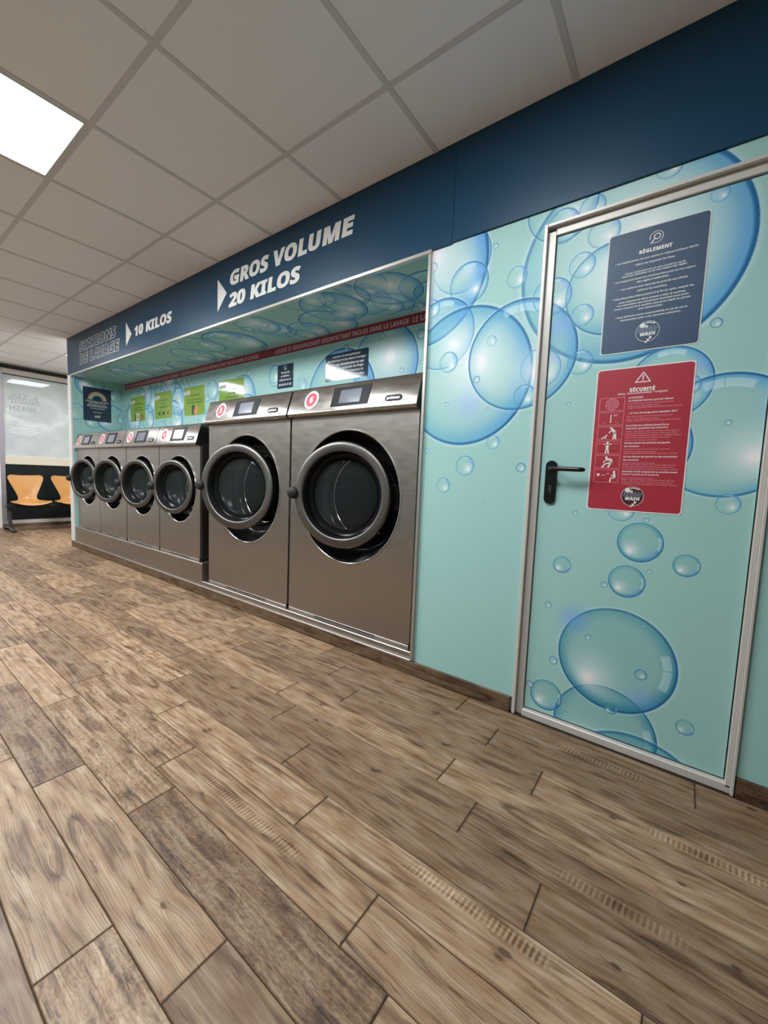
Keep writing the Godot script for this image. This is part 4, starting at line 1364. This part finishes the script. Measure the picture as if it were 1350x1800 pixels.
			S.call([Vector2(-0.004, 0.009), Vector2(0.012, 0.008), Vector2(0.014, -0.002)], 0.0075); S.call([Vector2(0.013, -0.002), Vector2(-0.006, -0.008), Vector2(-0.016, -0.021)], 0.005); S.call([Vector2(0.012, -0.004), Vector2(0.004, -0.021)], 0.005); S.call([Vector2(-0.004, 0.008), Vector2(-0.013, -0.004)], 0.003)
		else:
			D.call(0.026, 0.015, 0.0042); S.call([Vector2(0.027, 0.008), Vector2(0.027, -0.006)], 0.0085); S.call([Vector2(0.027, -0.007), Vector2(0.016, -0.008), Vector2(0.014, -0.022)], 0.0045); S.call([Vector2(0.025, 0.006), Vector2(0.017, 0.000)], 0.003)
			D.call(-0.027, 0.004, 0.0048); S.call([Vector2(-0.016, 0.004), Vector2(-0.008, 0.001), Vector2(-0.004, 0.005)], 0.0015); S.call([Vector2(0.002, 0.008), Vector2(0.010, 0.010)], 0.0015)
	part("pictogram_frames", b.mesh(), M.pink_ink, t)
	part("pictogram_figures", pic.mesh(), M.ink, t, "white figures of the pictograms")
	wash_logo(t, Vector2(-0.0005, 0.976 - c.y), 0.036, z, M.logo_dark)
	# red strip along the top of the niche
	t = thing("text_strip", "long dark red strip with pale capitals along the top of the niche", "sign", Vector3(0, 0, NB))
	part("strip", boxm(Vector3(-5.955, 2.006, 0.0), Vector3(NR - 0.001, 2.0755, 0.0012), 0.0003), M.band, t)
	var says := "LESSIVE ET ASSOUPLISSANT DÉSINFECTANT INCLUS DANS LE LAVAGE"
	b = MB.new()
	for s in [[-5.92, 1.36], [-4.50, 1.36], [-2.904, 1.36]]:
		letters(b, says, plain_font, Vector3(s[0], 2.022, 0.0014), s[1], 0.043, 0, 0, 0, 5)
	letters(b, "LE LAVAGE", plain_font, Vector3(-1.515, 2.022, 0.0014), 0.215, 0.036, 0, 0, 0, 5)
	b.disc(Vector3(-4.53, 2.037, 0.0014), 0.006, 0.0, 12)
	part("lettering", b.mesh(), M.pink_pale, t)
	# small dark notices above machines 5 and 6
	t = card("notice", "small dark notice with a telephone number above machine 5", Vector3(-2.7715, 1.823, NB), 0.200, 0.196, 0.0, M.dark_card, 0.0, 0.006)
	b = MB.new()
	var l5 := ["En cas de", "problème,", "téléphonez au"]
	for i in 3: letters(b, l5[i], plain_font, Vector3(0, 0.022 - i * 0.031, 0.0016), [0.10, 0.108, 0.15][i], 0.02, 0.5, 0, 0, 5)
	letters(b, "06 09 68 41 65", plain_font, Vector3(0, -0.077, 0.0016), 0.16, 0.019, 0.5, 0, 0, 5)
	part("lettering", b.mesh(), M.ink, t)
	b = MB.new()
	b.disc(Vector3(0, 0.070, 0.0016), 0.020, 0.0175, 24)
	b.stroke([Vector2(-0.007, 0.080), Vector2(-0.006, 0.068), Vector2(0.003, 0.061), Vector2(0.009, 0.060)], 0.005, 0.0016)
	part("phone_icon", b.mesh(), M.ink, t)
	t = card("notice", "wider dark notice about detergent above machine 6", Vector3(-2.087, 1.823, NB), 0.421, 0.198, 0.0, M.dark_card, 0.0, 0.006)
	b = MB.new()
	var l6 := ["Lessive et assouplissant", "désinfectant inclus dans le lavage :", "offre une désinfection et une", "utilisation optimale du linge,", "garantissent une douceur et", "une bonne mémoire aux textiles."]
	for i in 6: letters(b, l6[i], plain_font, Vector3(0, 0.063 - i * 0.029, 0.0016), [0.27, 0.385, 0.34, 0.34, 0.33, 0.36][i], 0.021, 0.5, 0, 0, 5)
	part("lettering", b.mesh(), M.ink, t)
	# four green step cards
	var gs := [[-5.575, 1.739, "1"], [-4.910, 1.737, "2"], [-4.230, 1.734, "3"], [-3.557, 1.734, "4"]]
	var gl := ["leftmost green card of the row, tagged STEP 1", "green card tagged STEP 2 with three small dark pictures", "green card tagged STEP 3 with a hand picture", "green card tagged STEP 4, partly hidden by machine 5"]
	var gt := [["Je charge mon linge", "dans la machine", "et je ferme la porte"], ["Je choisis mon", "programme", "de lavage adapté"], ["Je sélectionne", "mon numéro de machine", "et je règle à la centrale"], ["Je récupère", "mon linge", "en fin de cycle"]]
	for i in 4:
		t = card("step_card", gl[i], Vector3(gs[i][0], gs[i][1], NB), 0.405, 0.298, 0.0, M.green, 0.0, 0.006, "green step cards on the niche wall")
		b = MB.new()
		b.slab(PackedVector2Array([Vector2(-0.205, 0.070), Vector2(-0.085, 0.078), Vector2(-0.080, 0.112), Vector2(-0.205, 0.104)]), 0.0012, 0.0018)
		part("tag", b.mesh(), M.white, t)
		b = MB.new()
		letters(b, "STEP " + gs[i][2], plain_font, Vector3(-0.142, 0.078, 0.002), 0.10, 0.022, 0.5, 0.1, 0, 5)
		for k in 3: letters(b, gt[i][k], plain_font, Vector3(0.01, 0.045 - k * 0.038, 0.0015), 0.0128 * gt[i][k].length(), 0.0, 0.5, 0, 0, 6)
		part("lettering", b.mesh(), M.green_dark, t)
		var shapes := []
		if i == 0:
			part("picture_card", boxm(Vector3(-0.038, -0.138, 0.0011), Vector3(0.038, -0.058, 0.0015), 0.0001), M.white, t)
			b = MB.new(); b.disc(Vector3(0.0, -0.098, 0.0018), 0.026, 0.012, 24)
			part("picture_drum", b.mesh(), M.green_dark, t)
			shapes = [[PackedVector2Array([Vector2(-0.09, -0.13), Vector2(-0.05, -0.13), Vector2(-0.055, -0.065), Vector2(-0.075, -0.055)]), M.green_dark], [PackedVector2Array([Vector2(0.075, -0.13), Vector2(0.155, -0.13), Vector2(0.15, -0.075), Vector2(0.085, -0.07)]), M.brown]]
		elif i == 1:
			for k in 3:
				var x := -0.09 + k * 0.10
				shapes.append([PackedVector2Array([Vector2(x - 0.030, -0.062), Vector2(x - 0.022, -0.110), Vector2(x + 0.022, -0.110), Vector2(x + 0.030, -0.062), Vector2(x + 0.012, -0.075), Vector2(x - 0.012, -0.075)]), M.brown if k == 2 else M.green_dark])
		elif i == 2:
			part("picture_box", boxm(Vector3(-0.046, -0.142, 0.0011), Vector3(0.016, -0.042, 0.0015), 0.0001), M.green_dark, t)
			b = MB.new()
			b.slab(PackedVector2Array([Vector2(0.0, -0.045), Vector2(0.055, -0.05), Vector2(0.075, -0.015), Vector2(0.07, 0.03), Vector2(0.04, 0.045), Vector2(0.012, 0.03), Vector2(0.03, 0.012), Vector2(0.0, 0.0)]), 0.0017, 0.002)
			var o2 := part("picture_hand", b.mesh(), M.ply, t)
			o2.position = Vector3(0.0, -0.092, 0)
		else:
			b = MB.new(); b.stroke([Vector2(0.055, 0.06), Vector2(0.055, -0.14)], 0.006, 0.0014)
			part("printed_line", b.mesh(), M.green_dark, t)
		for sh in shapes:
			b = MB.new(); b.slab(sh[0], 0.0011, 0.0016)
			part("picture", b.mesh(), sh[1], t)
	# rainbow poster on the left cheek
	t = card("rainbow_poster", "square navy poster with a pale rainbow on the left cheek of the niche", Vector3(NL, 1.777, -0.277), 0.302, 0.412, PI / 2, M.dark_navy, 0.0, 0.003)
	var bands := [rgb(176, 122, 96), rgb(190, 160, 120), rgb(150, 170, 140), rgb(104, 150, 160)]
	for k in 4:
		b = MB.new()
		for i in 32:
			var a0 := PI * i / 32.0
			var a1 := PI * (i + 1) / 32.0
			var r1 := 0.104 - k * 0.013
			var r0 := r1 - 0.0128
			var c0 := Vector3(0, 0.055, 0.0016)
			b.quad(c0 + Vector3(cos(a0), sin(a0), 0) * r1, c0 + Vector3(cos(a1), sin(a1), 0) * r1, c0 + Vector3(cos(a1), sin(a1), 0) * r0, c0 + Vector3(cos(a0), sin(a0), 0) * r0, Vector3.BACK)
		part("rainbow_band", b.mesh(), mat(bands[k], 0.5), t)
	b = MB.new()
	var lr := ["Merci de laisser cet endroit", "aussi propre que vous", "l'avez trouvé en entrant", "pour le bien-être de tous", "et de nos machines"]
	for i in 5: letters(b, lr[i], plain_font, Vector3(0, 0.030 - i * 0.021, 0.0016), 0.0088 * lr[i].length(), 0.0, 0.5, 0, 0, 6)
	letters(b, "Merci à tous", plain_font, Vector3(0, -0.100, 0.0016), 0.09, 0.011, 0.5, 0, 0, 6)
	letters(b, "Bubble", serif, Vector3(0, -0.160, 0.0016), 0.07, 0.03, 0.5, 0.3, 0, 5)
	part("lettering", b.mesh(), M.ink, t)

# ---------------------------------------------------------------- waiting bench
func build_bench() -> void:
	var X := -7.95
	var t := thing("waiting_bench", "beam bench with bent plywood seats in front of the dark window pane", "bench", Vector3(X, 0, -0.52))
	# local x points into the room, local z along the bench
	var prof := [] # side line of a shell: (x forward, y, half width)
	for s in [[0.245, 0.418, 0.165], [0.235, 0.434, 0.200], [0.19, 0.446, 0.228], [0.12, 0.448, 0.236], [0.04, 0.446, 0.226], [-0.03, 0.446, 0.185], [-0.08, 0.452, 0.130], [-0.108, 0.470, 0.108], [-0.122, 0.500, 0.106], [-0.134, 0.56, 0.124], [-0.148, 0.64, 0.156], [-0.166, 0.72, 0.188], [-0.180, 0.775, 0.206], [-0.186, 0.800, 0.208], [-0.191, 0.817, 0.196], [-0.193, 0.824, 0.170]]:
		prof.append(Vector3(s[0], s[1], s[2]))
	var b := MB.new()
	var nx := 14
	var grid := []
	for i in prof.size():
		var row := []
		for j in nx + 1:
			var u := 2.0 * j / nx - 1.0
			var p: Vector3 = prof[i]
			var seat := clampf((p.x + 0.05) / 0.2, 0, 1)
			# a dished seat whose front edge dips, and a back that wraps forward
			var y := p.y - seat * 0.022 * (1 - u * u)
			var x := p.x + (1 - seat) * 0.030 * u * u - (0.0 if i > 1 else 0.012 * u * u * u * u)
			row.append(Vector3(x, y, u * p.z))
		grid.append(row)
	var nor := func(i: int, j: int) -> Vector3:
		var a: Vector3 = grid[mini(i + 1, prof.size() - 1)][j] - grid[maxi(i - 1, 0)][j]
		var c: Vector3 = grid[i][mini(j + 1, nx)] - grid[i][maxi(j - 1, 0)]
		return c.cross(a).normalized()
	var flip := 1.0
	if (nor.call(3, 7) as Vector3).y < 0: flip = -1.0
	var th := 0.011
	for i in prof.size() - 1:
		for j in nx:
			var P := []
			var N := []
			for k in [[0, 0], [0, 1], [1, 1], [1, 0]]:
				P.append(grid[i + k[0]][j + k[1]]); N.append(nor.call(i + k[0], j + k[1]) * flip)
			var uvs := []
			for p in P: uvs.append(Vector2(p.z * 3.0, (p.y - p.x) * 1.0))
			b.tri(P[0], P[1], P[2], N[0], N[1], N[2], uvs[0], uvs[1], uvs[2]); b.tri(P[0], P[2], P[3], N[0], N[2], N[3], uvs[0], uvs[2], uvs[3])
			var Q := []
			for k in 4: Q.append(P[k] - N[k] * th)
			b.tri(Q[0], Q[1], Q[2], -N[0], -N[1], -N[2], uvs[0], uvs[1], uvs[2]); b.tri(Q[0], Q[2], Q[3], -N[0], -N[2], -N[3], uvs[0], uvs[2], uvs[3])
	# edge all round
	var rim := []
	for j in nx + 1: rim.append([0, j])
	for i in range(1, prof.size()): rim.append([i, nx])
	for j in range(nx - 1, -1, -1): rim.append([prof.size() - 1, j])
	for i in range(prof.size() - 2, 0, -1): rim.append([i, 0])
	var edge := MB.new()
	for k in rim.size():
		var A = rim[k]
		var B = rim[(k + 1) % rim.size()]
		var pa: Vector3 = grid[A[0]][A[1]]
		var pb: Vector3 = grid[B[0]][B[1]]
		var na: Vector3 = nor.call(A[0], A[1]) * flip
		var nb: Vector3 = nor.call(B[0], B[1]) * flip
		var out := (pb - pa).cross(na).normalized()
		if out.dot(pa - Vector3(0.0, 0.55, 0)) < 0: out = -out
		edge.quad(pa, pb, pb - nb * th, pa - na * th, out)
	var sm := b.mesh()
	var em := edge.mesh()
	var grain := StandardMaterial3D.new()
	var im := Image.create(128, 128, false, Image.FORMAT_RGB8)
	var n := FastNoiseLite.new(); n.seed = 12; n.frequency = 1.0; n.fractal_octaves = 3
	for y in 128:
		for x in 128:
			var v := 1.0 + 0.14 * n.get_noise_2d(x * 0.35, y * 0.03) + 0.05 * n.get_noise_2d(x * 1.4, y * 0.1)
			im.set_pixel(x, y, Color(0.74 * v, 0.525 * v, 0.285 * v))
	grain.albedo_texture = ImageTexture.create_from_image(im)
	grain.roughness = 0.33
	for k in 3:
		var s := part("seat_shell", sm, grain, t, "bent plywood seat and back in one piece")
		s.position = Vector3(0, 0, 0.5175 - k * 0.5175)
		part("plywood_edge", em, M.ply_edge, s)
	part("beam", boxm(Vector3(-0.03, 0.345, -0.78), Vector3(0.05, 0.395, 0.785), 0.004), M.rubber, t)
	for k in 3:
		part("seat_bracket", boxm(Vector3(-0.06, 0.393, 0.5175 - k * 0.5175 - 0.05), Vector3(0.14, 0.415, 0.5175 - k * 0.5175 + 0.05), 0.003), M.rubber, t)
	for s in [0.745, -0.74]:
		b = MB.new()
		b.tube([Vector3(0.0, 0.045, s), Vector3(0.0, 0.31, s)], [0.023, 0.023], 20)
		var leg := part("leg", b.mesh(), M.grey_metal, t, "grey metal leg post")
		b = MB.new()
		b.tube([Vector3(0.0, 0.30, s), Vector3(0.0, 0.40, s)], [0.018, 0.018], 20)
		part("upper_post", b.mesh(), M.rubber, leg)
		b = MB.new()
		b.tube([Vector3(0.0, 0.298, s), Vector3(0.0, 0.312, s)], [0.028, 0.028], 20)
		part("collar", b.mesh(), M.void, leg)
		b = MB.new()
		b.tube([Vector3(-0.25, 0.032, s), Vector3(-0.12, 0.05, s), Vector3(0.0, 0.056, s), Vector3(0.11, 0.045, s), Vector3(0.20, 0.028, s)], [Vector2(0.02, 0.012), Vector2(0.024, 0.016), Vector2(0.027, 0.019), Vector2(0.024, 0.016), Vector2(0.02, 0.012)], 16)
		part("foot", b.mesh(), M.grey_metal, t, "grey metal foot")
		for x in [-0.25, 0.19]:
			part("foot_pad", boxm(Vector3(x - 0.04, 0.0, s - 0.028), Vector3(x + 0.04, 0.03, s + 0.028), 0.006), M.rubber, t)
